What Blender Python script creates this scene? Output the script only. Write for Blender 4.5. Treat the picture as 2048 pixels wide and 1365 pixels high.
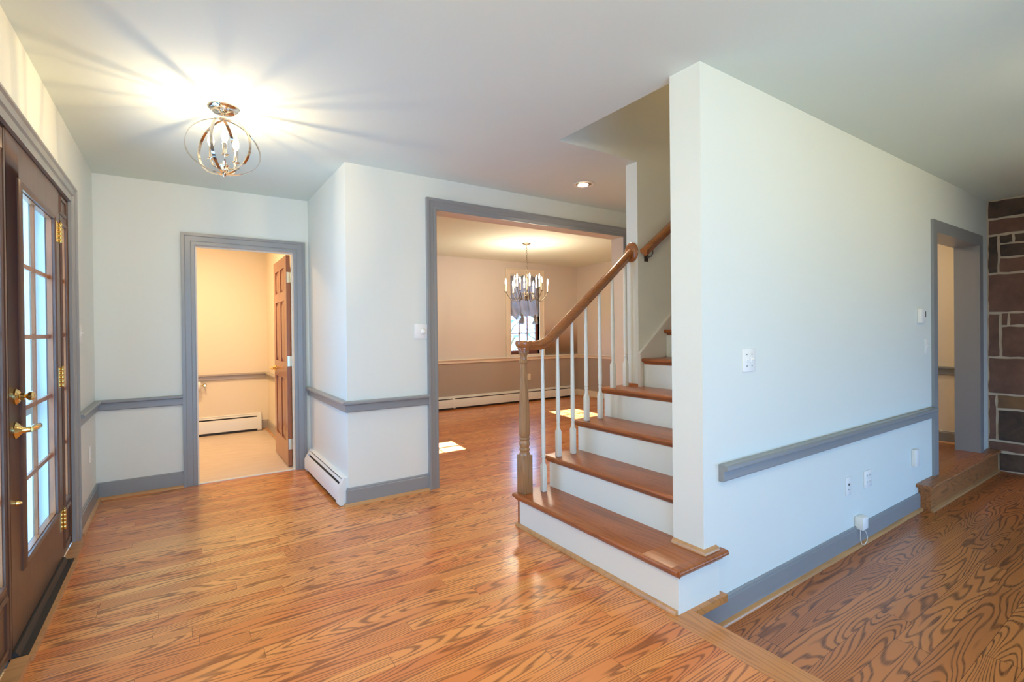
import bpy, bmesh, math, random
from mathutils import Vector, Matrix
random.seed(7)
PI = math.pi
for o in list(bpy.data.objects):
    bpy.data.objects.remove(o)
SC = bpy.context.scene
COL = SC.collection

# ------------------------------------------------------------------ camera, world, sun, large lights, exposure
H_CAM = 1.27
YAW, PITCH, ROLL = (math.radians(a) for a in (34.04850656, -0.27425014, -0.59812312))
cam = bpy.data.cameras.new('camera')
cam.sensor_width = 36.0
cam.lens = 980.8507 / 2048 * 36.0
cam.shift_y = -13.22697 / 2048
cam.clip_start = 0.02
camo = bpy.data.objects.new('camera', cam)
fw = Vector((math.sin(YAW) * math.cos(PITCH), math.cos(YAW) * math.cos(PITCH), math.sin(PITCH)))
r0 = Vector((math.cos(YAW), -math.sin(YAW), 0))
u0 = r0.cross(fw)
rv = r0 * math.cos(ROLL) + u0 * math.sin(ROLL)
uv = u0 * math.cos(ROLL) - r0 * math.sin(ROLL)
m = Matrix((rv, uv, -fw)).transposed().to_4x4()
m.translation = (0, 0, H_CAM)
camo.matrix_world = m
COL.objects.link(camo)
SC.camera = camo

SC.view_settings.view_transform = 'Standard'
SC.view_settings.look = 'None'
SC.view_settings.gamma = 1.0
SC.view_settings.use_curve_mapping = False
SC.view_settings.exposure = 0.0
SC.cycles.max_bounces = 8
SC.cycles.diffuse_bounces = 5
SC.cycles.glossy_bounces = 4
SC.cycles.transmission_bounces = 6
SC.cycles.transparent_max_bounces = 8
SC.cycles.caustics_reflective = False
SC.cycles.caustics_refractive = False
SC.cycles.sample_clamp_indirect = 6.0
SC.cycles.use_denoising = True

world = bpy.data.worlds.new('world')
SC.world = world
world.use_nodes = True
wn = world.node_tree
wn.nodes['Background'].inputs[0].default_value = (0.25, 0.54, 1.0, 1)
wn.nodes['Background'].inputs[1].default_value = 11.0

def lamp(name, kind, loc, energy, color, size=None, size_y=None, direction=None, portal=False, spread=None):
    l = bpy.data.lights.new(name, kind)
    l.energy = energy
    l.color = color
    if kind == 'AREA':
        l.shape = 'RECTANGLE' if size_y else 'DISK'
        l.size = size
        if size_y: l.size_y = size_y
        if portal: l.cycles.is_portal = True
        if spread: l.spread = spread
    elif kind in ('POINT', 'SPOT'):
        l.shadow_soft_size = size or 0.05
    elif kind == 'SUN':
        l.angle = size or 0.009
    o = bpy.data.objects.new(name, l)
    o.location = loc
    if direction is not None:
        o.rotation_euler = Vector(direction).to_track_quat('-Z', 'Y').to_euler()
    COL.objects.link(o)
    return o

lamp('sun', 'SUN', (5, 12, 8), 85.0, (1.0, 0.96, 0.90), size=0.009, direction=(-0.11, -1.0, -0.75))
WARM = (1.0, 0.74, 0.46)
# daylight portals; the two windows behind the viewer are added for blue daylight
lamp('added_glazing_portal', 'AREA', (4.4, -1.16, 0.16), 1, (1, 1, 1), size=3.0, size_y=0.56, direction=(0, 1, 0), portal=True)
lamp('added_window_portal', 'AREA', (0.6, -1.78, 0.725), 1, (1, 1, 1), size=2.1, size_y=1.15, direction=(0, 1, 0), portal=True)
lamp('front_door_portal', 'AREA', (-0.72, 3.14, 1.1), 1, (1, 1, 1), size=1.7, size_y=1.7, direction=(1, 0, 0), portal=True)
lamp('dining_window_portal', 'AREA', (5.22, 7.46, 1.6), 1, (1, 1, 1), size=0.66, size_y=1.5, direction=(0, -1, 0), portal=True)
for sx_, se in ((2.2, 26), (3.5, 30), (4.8, 24)):     # unseen spots added to warm the upper half of the long wall
    sp = lamp('added_wall_spot', 'SPOT', (sx_, -0.15, 2.46), se, (1.0, 0.87, 0.54), size=0.06, direction=(0.0, 1.55, -0.40))
    sp.data.spot_size = math.radians(104); sp.data.spot_blend = 1.0
lamp('entry_fill_lamp', 'POINT', (0.2, 0.3, 2.3), 50, (1.0, 0.86, 0.60), size=0.15)  # added warm fill for the entry, without any fixture
lamp('bathroom_ceiling_lamp', 'AREA', (0.0, 6.1, 2.48), 34, (1.0, 0.68, 0.39), size=0.35, direction=(0, 0, -1))
lamp('hall_ceiling_lamp', 'AREA', (5.9, 2.5, 2.48), 11, (1.0, 0.72, 0.46), size=0.3, direction=(0, 0, -1))
lamp('upstairs_lamp', 'POINT', (4.4, 2.05, 4.3), 14, (1.0, 0.62, 0.34), size=0.15)

# ------------------------------------------------------------------ materials
def new_mat(name):
    mt = bpy.data.materials.new(name)
    mt.use_nodes = True
    nt = mt.node_tree
    return mt, nt, nt.nodes['Principled BSDF']

def N(nt, kind, **kw):
    n = nt.nodes.new(kind)
    for k, v in kw.items():
        setattr(n, k, v)
    return n

def math_node(nt, op, a, b=None, c=None):
    n = N(nt, 'ShaderNodeMath', operation=op)
    for i, v in enumerate((a, b, c)):
        if v is None: continue
        if isinstance(v, (int, float)): n.inputs[i].default_value = v
        else: nt.links.new(v, n.inputs[i])
    return n.outputs[0]

def simple(name, col, rough=0.5, metal=0.0, spec=0.5, coat=0.0, bump=None, vary=0.0):
    mt, nt, b = new_mat(name)
    b.inputs['Base Color'].default_value = (*col, 1)
    b.inputs['Roughness'].default_value = rough
    b.inputs['Metallic'].default_value = metal
    b.inputs['Specular IOR Level'].default_value = spec
    b.inputs['Coat Weight'].default_value = coat
    tc = N(nt, 'ShaderNodeTexCoord')
    if vary:
        nz = N(nt, 'ShaderNodeTexNoise'); nz.inputs['Scale'].default_value = 1.7; nz.inputs['Detail'].default_value = 4
        nt.links.new(tc.outputs['Object'], nz.inputs['Vector'])
        mx = N(nt, 'ShaderNodeMix', data_type='RGBA')
        mx.inputs[6].default_value = (*[c * (1 - vary) for c in col], 1)
        mx.inputs[7].default_value = (*[min(1, c * (1 + vary)) for c in col], 1)
        nt.links.new(nz.outputs['Fac'], mx.inputs[0]); nt.links.new(mx.outputs[2], b.inputs['Base Color'])
    if bump:
        nz = N(nt, 'ShaderNodeTexNoise'); nz.inputs['Scale'].default_value = bump[0]; nz.inputs['Detail'].default_value = 3
        bp_ = N(nt, 'ShaderNodeBump'); bp_.inputs['Strength'].default_value = bump[1]; bp_.inputs['Distance'].default_value = bump[2]
        nt.links.new(tc.outputs['Object'], nz.inputs['Vector'])
        nt.links.new(nz.outputs['Fac'], bp_.inputs['Height']); nt.links.new(bp_.outputs['Normal'], b.inputs['Normal'])
    return mt

def glow(name, col, strength):
    mt, nt, b = new_mat(name)
    b.inputs['Base Color'].default_value = (1, 0.95, 0.85, 1)
    b.inputs['Emission Color'].default_value = (*col, 1)
    b.inputs['Emission Strength'].default_value = strength
    return mt

def lit_glass(name, col, strength):
    mt = bpy.data.materials.new(name); mt.use_nodes = True
    nt = mt.node_tree; nt.nodes.clear()
    out = N(nt, 'ShaderNodeOutputMaterial'); tr = N(nt, 'ShaderNodeBsdfTransparent'); em = N(nt, 'ShaderNodeEmission')
    em.inputs[0].default_value = (*col, 1); em.inputs[1].default_value = strength
    ad = N(nt, 'ShaderNodeAddShader'); nt.links.new(tr.outputs[0], ad.inputs[0]); nt.links.new(em.outputs[0], ad.inputs[1]); nt.links.new(ad.outputs[0], out.inputs[0])
    return mt

def glass_mat(name, tint=(0.95, 0.98, 0.98)):
    mt = bpy.data.materials.new(name); mt.use_nodes = True
    nt = mt.node_tree; nt.nodes.clear()
    out = N(nt, 'ShaderNodeOutputMaterial'); tr = N(nt, 'ShaderNodeBsdfTransparent'); gl = N(nt, 'ShaderNodeBsdfGlossy')
    tr.inputs[0].default_value = (*tint, 1); gl.inputs['Roughness'].default_value = 0.02
    lw = N(nt, 'ShaderNodeLayerWeight'); lw.inputs['Blend'].default_value = 0.5
    fac = math_node(nt, 'ADD', math_node(nt, 'MULTIPLY', math_node(nt, 'POWER', lw.outputs['Facing'], 5.0), 0.35), 0.02)
    mx = N(nt, 'ShaderNodeMixShader')
    nt.links.new(fac, mx.inputs[0]); nt.links.new(tr.outputs[0], mx.inputs[1]); nt.links.new(gl.outputs[0], mx.inputs[2])
    nt.links.new(mx.outputs[0], out.inputs[0])
    return mt

def oak(name, light, dark, grain, along='X', planks=None, lines=16.0, line_mix=0.75, rough=0.3, coat=0.35, coat_rough=0.12,
        stretch=(1.0, 9.0), tone=0.35, seam=0.0035, seed=0.0, line_w=0.26, detail=1.6):
    """oak boards: contour lines of a stretched noise make the cathedral figure; planks=(width, length) adds separate boards"""
    mt, nt, b = new_mat(name)
    L = nt.links.new
    geo = N(nt, 'ShaderNodeNewGeometry')
    sep = N(nt, 'ShaderNodeSeparateXYZ'); L(geo.outputs['Position'], sep.inputs[0])
    X, Y, Z = sep.outputs
    a, c, d = {'X': (X, Y, Z), 'Y': (Y, X, Z), 'Z': (Z, X, Y)}[along]
    if planks:
        w, ln = planks
        v = math_node(nt, 'DIVIDE', math_node(nt, 'ADD', c, 20.0 + seed), w)
        row = math_node(nt, 'FLOOR', v)
        wr = N(nt, 'ShaderNodeTexWhiteNoise', noise_dimensions='1D'); L(row, wr.inputs['W'])
        uu = math_node(nt, 'ADD', math_node(nt, 'DIVIDE', a, ln), math_node(nt, 'MULTIPLY', wr.outputs['Value'], 37.0))
        colm = math_node(nt, 'FLOOR', uu)
        cmb = N(nt, 'ShaderNodeCombineXYZ'); L(row, cmb.inputs[0]); L(colm, cmb.inputs[1]); cmb.inputs[2].default_value = seed
        wi = N(nt, 'ShaderNodeTexWhiteNoise', noise_dimensions='3D'); L(cmb.outputs[0], wi.inputs['Vector'])
        ident = wi.outputs['Value']
        fv = math_node(nt, 'FRACT', v); fu = math_node(nt, 'FRACT', uu)
        s1 = math_node(nt, 'LESS_THAN', math_node(nt, 'MULTIPLY', fv, w), seam * 0.6)
        s2 = math_node(nt, 'LESS_THAN', math_node(nt, 'MULTIPLY', fu, ln), seam * 0.8)
        seam_mask = math_node(nt, 'MAXIMUM', s1, s2)
    else:
        ident = None
        seam_mask = None
    cv = N(nt, 'ShaderNodeCombineXYZ')
    off = math_node(nt, 'MULTIPLY', ident, 61.0) if ident else None
    L(math_node(nt, 'ADD', math_node(nt, 'MULTIPLY', a, stretch[0]), off) if off else math_node(nt, 'MULTIPLY', a, stretch[0]), cv.inputs[0])
    L(math_node(nt, 'ADD', math_node(nt, 'MULTIPLY', c, stretch[1]), off) if off else math_node(nt, 'MULTIPLY', c, stretch[1]), cv.inputs[1])
    dd = math_node(nt, 'MULTIPLY', d, stretch[1])
    L(math_node(nt, 'ADD', dd, math_node(nt, 'MULTIPLY', ident, 17.0)) if ident else dd, cv.inputs[2])
    nz = N(nt, 'ShaderNodeTexNoise'); nz.inputs['Scale'].default_value = 1.0; nz.inputs['Detail'].default_value = detail; nz.inputs['Roughness'].default_value = 0.42
    L(cv.outputs[0], nz.inputs['Vector'])
    ph = math_node(nt, 'FRACT', math_node(nt, 'MULTIPLY', nz.outputs['Fac'], lines))
    tri = math_node(nt, 'ABSOLUTE', math_node(nt, 'SUBTRACT', ph, 0.62))
    rp = N(nt, 'ShaderNodeMapRange'); rp.interpolation_type = 'SMOOTHSTEP'
    L(tri, rp.inputs[0]); rp.inputs[1].default_value = 0.04; rp.inputs[2].default_value = line_w; rp.inputs[3].default_value = 1.0; rp.inputs[4].default_value = 0.0
    # pores: very fine streaks along the board
    cp = N(nt, 'ShaderNodeCombineXYZ')
    L(math_node(nt, 'MULTIPLY', a, 9.0), cp.inputs[0]); L(math_node(nt, 'MULTIPLY', c, 260.0), cp.inputs[1]); L(math_node(nt, 'MULTIPLY', d, 260.0), cp.inputs[2])
    pz = N(nt, 'ShaderNodeTexNoise'); pz.inputs['Scale'].default_value = 1.0; pz.inputs['Detail'].default_value = 2.0
    L(cp.outputs[0], pz.inputs['Vector'])
    pr = N(nt, 'ShaderNodeMapRange'); L(pz.outputs['Fac'], pr.inputs[0]); pr.inputs[1].default_value = 0.35; pr.inputs[2].default_value = 0.7; pr.inputs[3].default_value = 0.55; pr.inputs[4].default_value = 1.0
    gm = math_node(nt, 'MULTIPLY', math_node(nt, 'MULTIPLY', rp.outputs[0], pr.outputs[0]), line_mix)
    base = N(nt, 'ShaderNodeMix', data_type='RGBA')
    base.inputs[6].default_value = (*light, 1); base.inputs[7].default_value = (*dark, 1)
    big = N(nt, 'ShaderNodeTexNoise'); big.inputs['Scale'].default_value = 0.6; L(cv.outputs[0], big.inputs['Vector'])
    if ident:
        t = math_node(nt, 'ADD', math_node(nt, 'MULTIPLY', ident, 1.0 - tone), math_node(nt, 'MULTIPLY', big.outputs['Fac'], tone))
        L(t, base.inputs[0])
    else:
        L(big.outputs['Fac'], base.inputs[0])
    gx = N(nt, 'ShaderNodeMix', data_type='RGBA'); L(gm, gx.inputs[0]); L(base.outputs[2], gx.inputs[6]); gx.inputs[7].default_value = (*grain, 1)
    colour = gx.outputs[2]
    if seam_mask:
        sx = N(nt, 'ShaderNodeMix', data_type='RGBA'); L(math_node(nt, 'MULTIPLY', seam_mask, 0.7), sx.inputs[0]); L(colour, sx.inputs[6]); sx.inputs[7].default_value = (*[g * 0.45 for g in grain], 1)
        colour = sx.outputs[2]
    L(colour, b.inputs['Base Color'])
    b.inputs['Roughness'].default_value = rough
    b.inputs['Specular IOR Level'].default_value = 0.3
    b.inputs['Coat Weight'].default_value = coat
    b.inputs['Coat Roughness'].default_value = coat_rough
    bm_ = N(nt, 'ShaderNodeBump'); bm_.inputs['Strength'].default_value = 0.12; bm_.inputs['Distance'].default_value = 0.002
    hh = math_node(nt, 'SUBTRACT', 1.0, gm)
    if seam_mask: hh = math_node(nt, 'SUBTRACT', hh, seam_mask)
    L(hh, bm_.inputs['Height']); L(bm_.outputs[0], b.inputs['Normal'])
    return mt

M = {}
M['wall'] = simple('wall_paint', (0.775, 0.80, 0.73), 0.55, spec=0.3, bump=(260, 0.12, 0.002), vary=0.012)
M['ceil'] = simple('ceiling_paint', (0.75, 0.82, 0.735), 0.8, spec=0.2, bump=(200, 0.1, 0.002))
M['dining_wall'] = simple('dining_paint', (0.70, 0.658, 0.605), 0.6, spec=0.3, bump=(260, 0.1, 0.002))
M['dining_low'] = simple('dining_lower_paint', (0.40, 0.355, 0.31), 0.6, spec=0.3, bump=(260, 0.1, 0.002))
M['bath_wall'] = simple('bathroom_paint', (0.82, 0.74, 0.60), 0.55, spec=0.3, bump=(260, 0.1, 0.002))
M['stair_wall'] = simple('stairwell_paint', (0.72, 0.69, 0.62), 0.6, spec=0.3, bump=(260, 0.1, 0.002))
M['trim'] = simple('grey_trim_paint', (0.275, 0.285, 0.285), 0.32, spec=0.5, bump=(90, 0.05, 0.001))
M['trim_warm_lit'] = simple('grey_trim_warm_lit', (0.40, 0.35, 0.30), 0.35)  # grey trim paint with the bathroom's warm light put into the colour
M['cream'] = simple('cream_trim_paint', (0.80, 0.74, 0.62), 0.35)
M['cream_flat'] = simple('cream_flat_paint', (0.74, 0.68, 0.58), 0.75, spec=0.15)
M['white'] = simple('white_gloss_paint', (0.79, 0.815, 0.735), 0.3, spec=0.5)
M['heater'] = simple('heater_enamel', (0.78, 0.79, 0.75), 0.35)
M['heater_dark'] = simple('heater_shadow_metal', (0.03, 0.03, 0.03), 0.6)
M['plate'] = simple('white_plastic', (0.90, 0.88, 0.82), 0.4)
M['plate_dark'] = simple('dark_slot', (0.05, 0.05, 0.05), 0.5)
M['brass'] = simple('polished_brass', (0.83, 0.60, 0.24), 0.16, metal=1.0)
M['satin_brass'] = simple('pale_hinge_steel', (0.70, 0.68, 0.50), 0.3, metal=1.0)
M['nickel'] = simple('polished_nickel', (0.80, 0.72, 0.62), 0.09, metal=1.0)
M['iron'] = simple('aged_bronze', (0.16, 0.13, 0.10), 0.4, metal=0.9)
M['candle'] = simple('candle_sleeve', (0.85, 0.78, 0.62), 0.5)
M['bulb'] = lit_glass('lit_candle_bulb', (1.0, 0.86, 0.62), 9.0)
M['bulb_far'] = lit_glass('lit_chandelier_bulb', (1.0, 0.86, 0.66), 7.0)
M['can_bulb'] = glow('lit_flood_bulb', (1.0, 0.80, 0.55), 22.0)
M['can'] = simple('recessed_baffle', (0.60, 0.48, 0.32), 0.25, metal=0.8)
M['glass'] = glass_mat('window_glass')
M['door_wood'] = oak('stained_door_wood', (0.135, 0.068, 0.042), (0.10, 0.048, 0.030), (0.055, 0.026, 0.018), along='Z', lines=9, line_mix=0.35, rough=0.35, coat=0.3, coat_rough=0.2)
M['muntin'] = oak('daylit_muntin_wood', (0.36, 0.13, 0.045), (0.28, 0.095, 0.032), (0.12, 0.04, 0.018), along='Z', lines=9, line_mix=0.35, rough=0.35)  # door wood turned orange, daylight past the panes put into the colour
M['bath_door'] = oak('bathroom_door_wood', (0.40, 0.155, 0.070), (0.33, 0.12, 0.052), (0.16, 0.05, 0.025), along='Z', lines=8, line_mix=0.3, rough=0.3)
M['sash'] = simple('red_brown_sash', (0.20, 0.07, 0.05), 0.4)
M['sill_metal'] = simple('dark_threshold_metal', (0.055, 0.05, 0.045), 0.4, metal=0.5)
M['floor'] = oak('foyer_oak_floor', (0.84, 0.355, 0.100), (0.62, 0.172, 0.042), (0.17, 0.042, 0.010), planks=(0.083, 1.25), lines=30, line_mix=0.95, stretch=(0.55, 6.5), line_w=0.27, tone=0.2, seam=0.0022, rough=0.32, coat=0.45, coat_rough=0.15, seed=0.03)
M['floor_low'] = oak('living_oak_floor', (0.66, 0.24, 0.062), (0.44, 0.14, 0.034), (0.085, 0.027, 0.010), planks=(0.127, 1.3), lines=30, line_mix=0.9, rough=0.35, coat=0.4, coat_rough=0.12, seed=0.071, stretch=(0.75, 6.0), line_w=0.26)
M['edge_oak'] = oak('edge_board_oak', (0.66, 0.285, 0.085), (0.52, 0.205, 0.058), (0.16, 0.06, 0.022), along='Y', lines=10, line_mix=0.4, rough=0.33, coat=0.4)
M['edge_oak_x'] = oak('nosing_oak', (0.38, 0.15, 0.052), (0.30, 0.11, 0.038), (0.14, 0.05, 0.02), along='X', lines=10, line_mix=0.5, rough=0.35, coat=0.4)
M['shoe'] = oak('shoe_moulding_oak', (0.58, 0.31, 0.13), (0.48, 0.24, 0.09), (0.20, 0.10, 0.05), along='X', lines=6, line_mix=0.3, rough=0.35)
M['tread'] = oak('stair_tread_oak', (0.40, 0.128, 0.036), (0.31, 0.088, 0.024), (0.14, 0.040, 0.014), along='Y', lines=9, line_mix=0.5, rough=0.33, coat=0.3, coat_rough=0.25, stretch=(1.0, 10))
M['rail_oak'] = oak('handrail_oak', (0.40, 0.150, 0.045), (0.31, 0.105, 0.030), (0.15, 0.05, 0.018), along='X', lines=8, line_mix=0.45, rough=0.25, coat=0.6, coat_rough=0.1, stretch=(1.5, 22))
M['newel_oak'] = oak('newel_oak_wood', (0.40, 0.225, 0.105), (0.30, 0.155, 0.068), (0.15, 0.075, 0.035), along='Z', lines=8, line_mix=0.5, rough=0.28, coat=0.5, coat_rough=0.12, stretch=(1.5, 26))
M['step_oak'] = oak('weathered_step_oak', (0.46, 0.185, 0.062), (0.34, 0.125, 0.042), (0.06, 0.03, 0.018), along='X', lines=14, line_mix=0.6, rough=0.4, coat=0.2, stretch=(1.2, 12))
M['hall_oak'] = oak('hall_oak_floor', (0.40, 0.15, 0.05), (0.30, 0.10, 0.033), (0.12, 0.04, 0.016), planks=(0.083, 1.1), lines=12, line_mix=0.55, rough=0.3, coat=0.4, seed=0.4)
M['white_frame'] = simple('storm_door_paint', (0.90, 0.84, 0.72), 0.4)
M['paper'] = simple('toilet_paper', (0.85, 0.82, 0.76), 0.9)
M['ground'] = simple('outdoor_lawn', (0.20, 0.26, 0.12), 0.9, vary=0.25)
M['foliage'] = simple('garden_foliage', (0.13, 0.19, 0.17), 0.7, vary=0.3)
M['bark'] = simple('garden_bark', (0.14, 0.10, 0.07), 0.8)

def fabric():
    mt = bpy.data.materials.new('grey_satin'); mt.use_nodes = True
    nt = mt.node_tree; b = nt.nodes['Principled BSDF']
    b.inputs['Base Color'].default_value = (0.34, 0.34, 0.38, 1); b.inputs['Roughness'].default_value = 0.38
    b.inputs['Sheen Weight'].default_value = 0.3
    tr = N(nt, 'ShaderNodeBsdfTranslucent'); tr.inputs[0].default_value = (0.26, 0.30, 0.38, 1)
    wv = N(nt, 'ShaderNodeTexWave'); wv.inputs['Scale'].default_value = 140
    bm_ = N(nt, 'ShaderNodeBump'); bm_.inputs['Strength'].default_value = 0.08; nt.links.new(wv.outputs['Fac'], bm_.inputs['Height']); nt.links.new(bm_.outputs[0], b.inputs['Normal'])
    mx = N(nt, 'ShaderNodeMixShader'); mx.inputs[0].default_value = 0.3
    out = nt.nodes['Material Output']
    nt.links.new(b.outputs[0], mx.inputs[1]); nt.links.new(tr.outputs[0], mx.inputs[2]); nt.links.new(mx.outputs[0], out.inputs[0])
    return mt
M['satin'] = fabric()

def vinyl():
    mt, nt, b = new_mat('cream_vinyl_floor')
    tc = N(nt, 'ShaderNodeNewGeometry')
    mp = N(nt, 'ShaderNodeMapping'); mp.inputs['Scale'].default_value = (2.2, 9, 1); mp.inputs['Rotation'].default_value = (0, 0, 0.5)
    nt.links.new(tc.outputs['Position'], mp.inputs['Vector'])
    nz = N(nt, 'ShaderNodeTexNoise'); nz.inputs['Scale'].default_value = 2.0; nz.inputs['Detail'].default_value = 5
    nt.links.new(mp.outputs[0], nz.inputs['Vector'])
    cr = N(nt, 'ShaderNodeValToRGB'); cr.color_ramp.elements[0].position = 0.3; cr.color_ramp.elements[0].color = (0.66, 0.54, 0.42, 1)
    cr.color_ramp.elements[1].position = 0.7; cr.color_ramp.elements[1].color = (0.74, 0.62, 0.50, 1)
    nt.links.new(nz.outputs['Fac'], cr.inputs[0]); nt.links.new(cr.outputs[0], b.inputs['Base Color'])
    b.inputs['Roughness'].default_value = 0.35
    return mt
M['vinyl'] = vinyl()

def stone_mat(name, c1, c2):
    mt, nt, b = new_mat(name)
    tc = N(nt, 'ShaderNodeTexCoord')
    nz = N(nt, 'ShaderNodeTexNoise'); nz.inputs['Scale'].default_value = 5; nz.inputs['Detail'].default_value = 8; nz.inputs['Roughness'].default_value = 0.65
    nt.links.new(tc.outputs['Object'], nz.inputs['Vector'])
    cr = N(nt, 'ShaderNodeValToRGB'); cr.color_ramp.elements[0].position = 0.33; cr.color_ramp.elements[0].color = (*c1, 1); cr.color_ramp.elements[1].position = 0.72; cr.color_ramp.elements[1].color = (*c2, 1)
    nt.links.new(nz.outputs['Fac'], cr.inputs[0]); nt.links.new(cr.outputs[0], b.inputs['Base Color'])
    bm_ = N(nt, 'ShaderNodeBump'); bm_.inputs['Strength'].default_value = 0.5; bm_.inputs['Distance'].default_value = 0.01
    nt.links.new(nz.outputs['Fac'], bm_.inputs['Height']); nt.links.new(bm_.outputs[0], b.inputs['Normal'])
    b.inputs['Roughness'].default_value = 0.8
    return mt
M['stone_red'] = stone_mat('brownstone', (0.15, 0.072, 0.046), (0.25, 0.125, 0.080))
M['stone_dark'] = stone_mat('dark_fieldstone', (0.050, 0.032, 0.022), (0.15, 0.090, 0.058))
M['stone_tan'] = stone_mat('tan_fieldstone', (0.17, 0.09, 0.04), (0.30, 0.16, 0.07))
M['mortar'] = simple('beige_mortar', (0.66, 0.53, 0.38), 0.9, bump=(60, 0.5, 0.004))

# ------------------------------------------------------------------ mesh helpers
WPOS = {}
class MB:
    def __init__(self): self.bm = bmesh.new()
    def box(self, x0, x1, y0, y1, z0, z1, mi=0):
        vs = [self.bm.verts.new((x, y, z)) for x in (x0, x1) for y in (y0, y1) for z in (z0, z1)]
        for f in ((0, 1, 3, 2), (4, 6, 7, 5), (0, 4, 5, 1), (2, 3, 7, 6), (0, 2, 6, 4), (1, 5, 7, 3)):
            fc = self.bm.faces.new([vs[i] for i in f]); fc.material_index = mi
        return self
    def bevel_box(self, x0, x1, y0, y1, z0, z1, r=0.003, seg=2):
        t = bmesh.new()
        vs = [t.verts.new((x, y, z)) for x in (x0, x1) for y in (y0, y1) for z in (z0, z1)]
        for f in ((0, 1, 3, 2), (4, 6, 7, 5), (0, 4, 5, 1), (2, 3, 7, 6), (0, 2, 6, 4), (1, 5, 7, 3)):
            t.faces.new([vs[i] for i in f])
        bmesh.ops.bevel(t, geom=list(t.edges), offset=r, segments=seg, affect='EDGES', profile=0.5)
        self.add(t); return self
    def add(self, t, mat=None):
        if mat is not None: t.transform(mat)
        me = bpy.data.meshes.new('tmp'); t.to_mesh(me); t.free(); self.bm.from_mesh(me); bpy.data.meshes.remove(me)
    def prism(self, pts, z0, z1, axis='z', mi=0):
        """extrude a polygon: axis z takes (x,y), axis y takes (x,z), axis x takes (y,z)"""
        def P(a, b, c): return {'z': (a, b, c), 'y': (a, c, b), 'x': (c, a, b)}[axis]
        lo = [self.bm.verts.new(P(a, b, z0)) for a, b in pts]; hi = [self.bm.verts.new(P(a, b, z1)) for a, b in pts]
        n = len(pts)
        fs = [self.bm.faces.new(lo[::-1]), self.bm.faces.new(hi)]
        for i in range(n): fs.append(self.bm.faces.new((lo[i], lo[(i + 1) % n], hi[(i + 1) % n], hi[i])))
        for f in fs: f.material_index = mi
        return self
    def lathe(self, prof, c=(0, 0), n=24, square=None, phase=0.0):
        rings = []
        for r, z in prof:
            rings.append([self.bm.verts.new((c[0] + r * math.cos(2 * PI * k / n + phase), c[1] + r * math.sin(2 * PI * k / n + phase), z)) for k in range(n)])
        for a, b in zip(rings, rings[1:]):
            for k in range(n): self.bm.faces.new((a[k], a[(k + 1) % n], b[(k + 1) % n], b[k]))
        self.bm.faces.new(rings[0][::-1]); self.bm.faces.new(rings[-1])
        return self
    def tube(self, path, r, n=10, closed=False, flat=None):
        P = [Vector(p) for p in path]; m_ = len(P)
        if not callable(r): rr = lambda t, r=r: r
        else: rr = r
        prev = None; rings = []
        for i, p in enumerate(P):
            if closed: t = P[(i + 1) % m_] - P[i - 1]
            else: t = P[min(i + 1, m_ - 1)] - P[max(i - 1, 0)]
            t.normalize()
            if prev is None:
                a = Vector((0, 0, 1)) if abs(t.z) < 0.9 else Vector((1, 0, 0))
                u = t.cross(a).normalized()
            else:
                u = (prev - t * prev.dot(t)).normalized()
            prev = u; w = t.cross(u)
            R = rr(i / max(1, m_ - 1))
            rings.append([self.bm.verts.new(p + (u * math.cos(2 * PI * k / n) + w * math.sin(2 * PI * k / n)) * R) for k in range(n)])
        pairs = list(zip(rings, rings[1:])) + ([(rings[-1], rings[0])] if closed else [])
        for a, b in pairs:
            for k in range(n): self.bm.faces.new((a[k], a[(k + 1) % n], b[(k + 1) % n], b[k]))
        if not closed:
            self.bm.faces.new(rings[0][::-1]); self.bm.faces.new(rings[-1])
        return self
    def ribbon(self, path, side, wid, th, closed=True):
        """flat metal band: width along side vector, thickness along the outward normal"""
        P = [Vector(p) for p in path]; S = Vector(side).normalized(); m_ = len(P); rings = []
        for i, p in enumerate(P):
            t = (P[(i + 1) % m_] - P[i - 1]) if closed else (P[min(i + 1, m_ - 1)] - P[max(i - 1, 0)])
            t.normalize(); n_ = t.cross(S).normalized()
            rings.append([self.bm.verts.new(p + S * (wid / 2 * a) + n_ * (th / 2 * b)) for a, b in ((-1, -1), (1, -1), (1, 1), (-1, 1))])
        pairs = list(zip(rings, rings[1:])) + ([(rings[-1], rings[0])] if closed else [])
        for a, b in pairs:
            for k in range(4): self.bm.faces.new((a[k], a[(k + 1) % 4], b[(k + 1) % 4], b[k]))
        if not closed:
            self.bm.faces.new(rings[0][::-1]); self.bm.faces.new(rings[-1])
        return self
    def sweep(self, path, prof, to3d=lambda a, b, c: (a, b, c), closed_prof=True):
        """sweep profile (out, up) along a 2D polyline with mitred corners; out = right-hand normal of the path"""
        pts = [Vector(p) for p in path]; n = len(pts); rings = []
        for i in range(n):
            ns = []
            if i > 0: d = (pts[i] - pts[i - 1]).normalized(); ns.append(Vector((d.y, -d.x)))
            if i < n - 1: d = (pts[i + 1] - pts[i]).normalized(); ns.append(Vector((d.y, -d.x)))
            off = ns[0] if len(ns) == 1 else (ns[0] + ns[1]) / (1 + ns[0].dot(ns[1]))
            rings.append([self.bm.verts.new(to3d(pts[i].x + off.x * o_, pts[i].y + off.y * o_, up)) for o_, up in prof])
        k_ = len(prof)
        for a, b in zip(rings, rings[1:]):
            for k in range(k_): self.bm.faces.new((a[k], a[(k + 1) % k_], b[(k + 1) % k_], b[k]))
        self.bm.faces.new(rings[0][::-1]); self.bm.faces.new(rings[-1])
        return self
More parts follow.
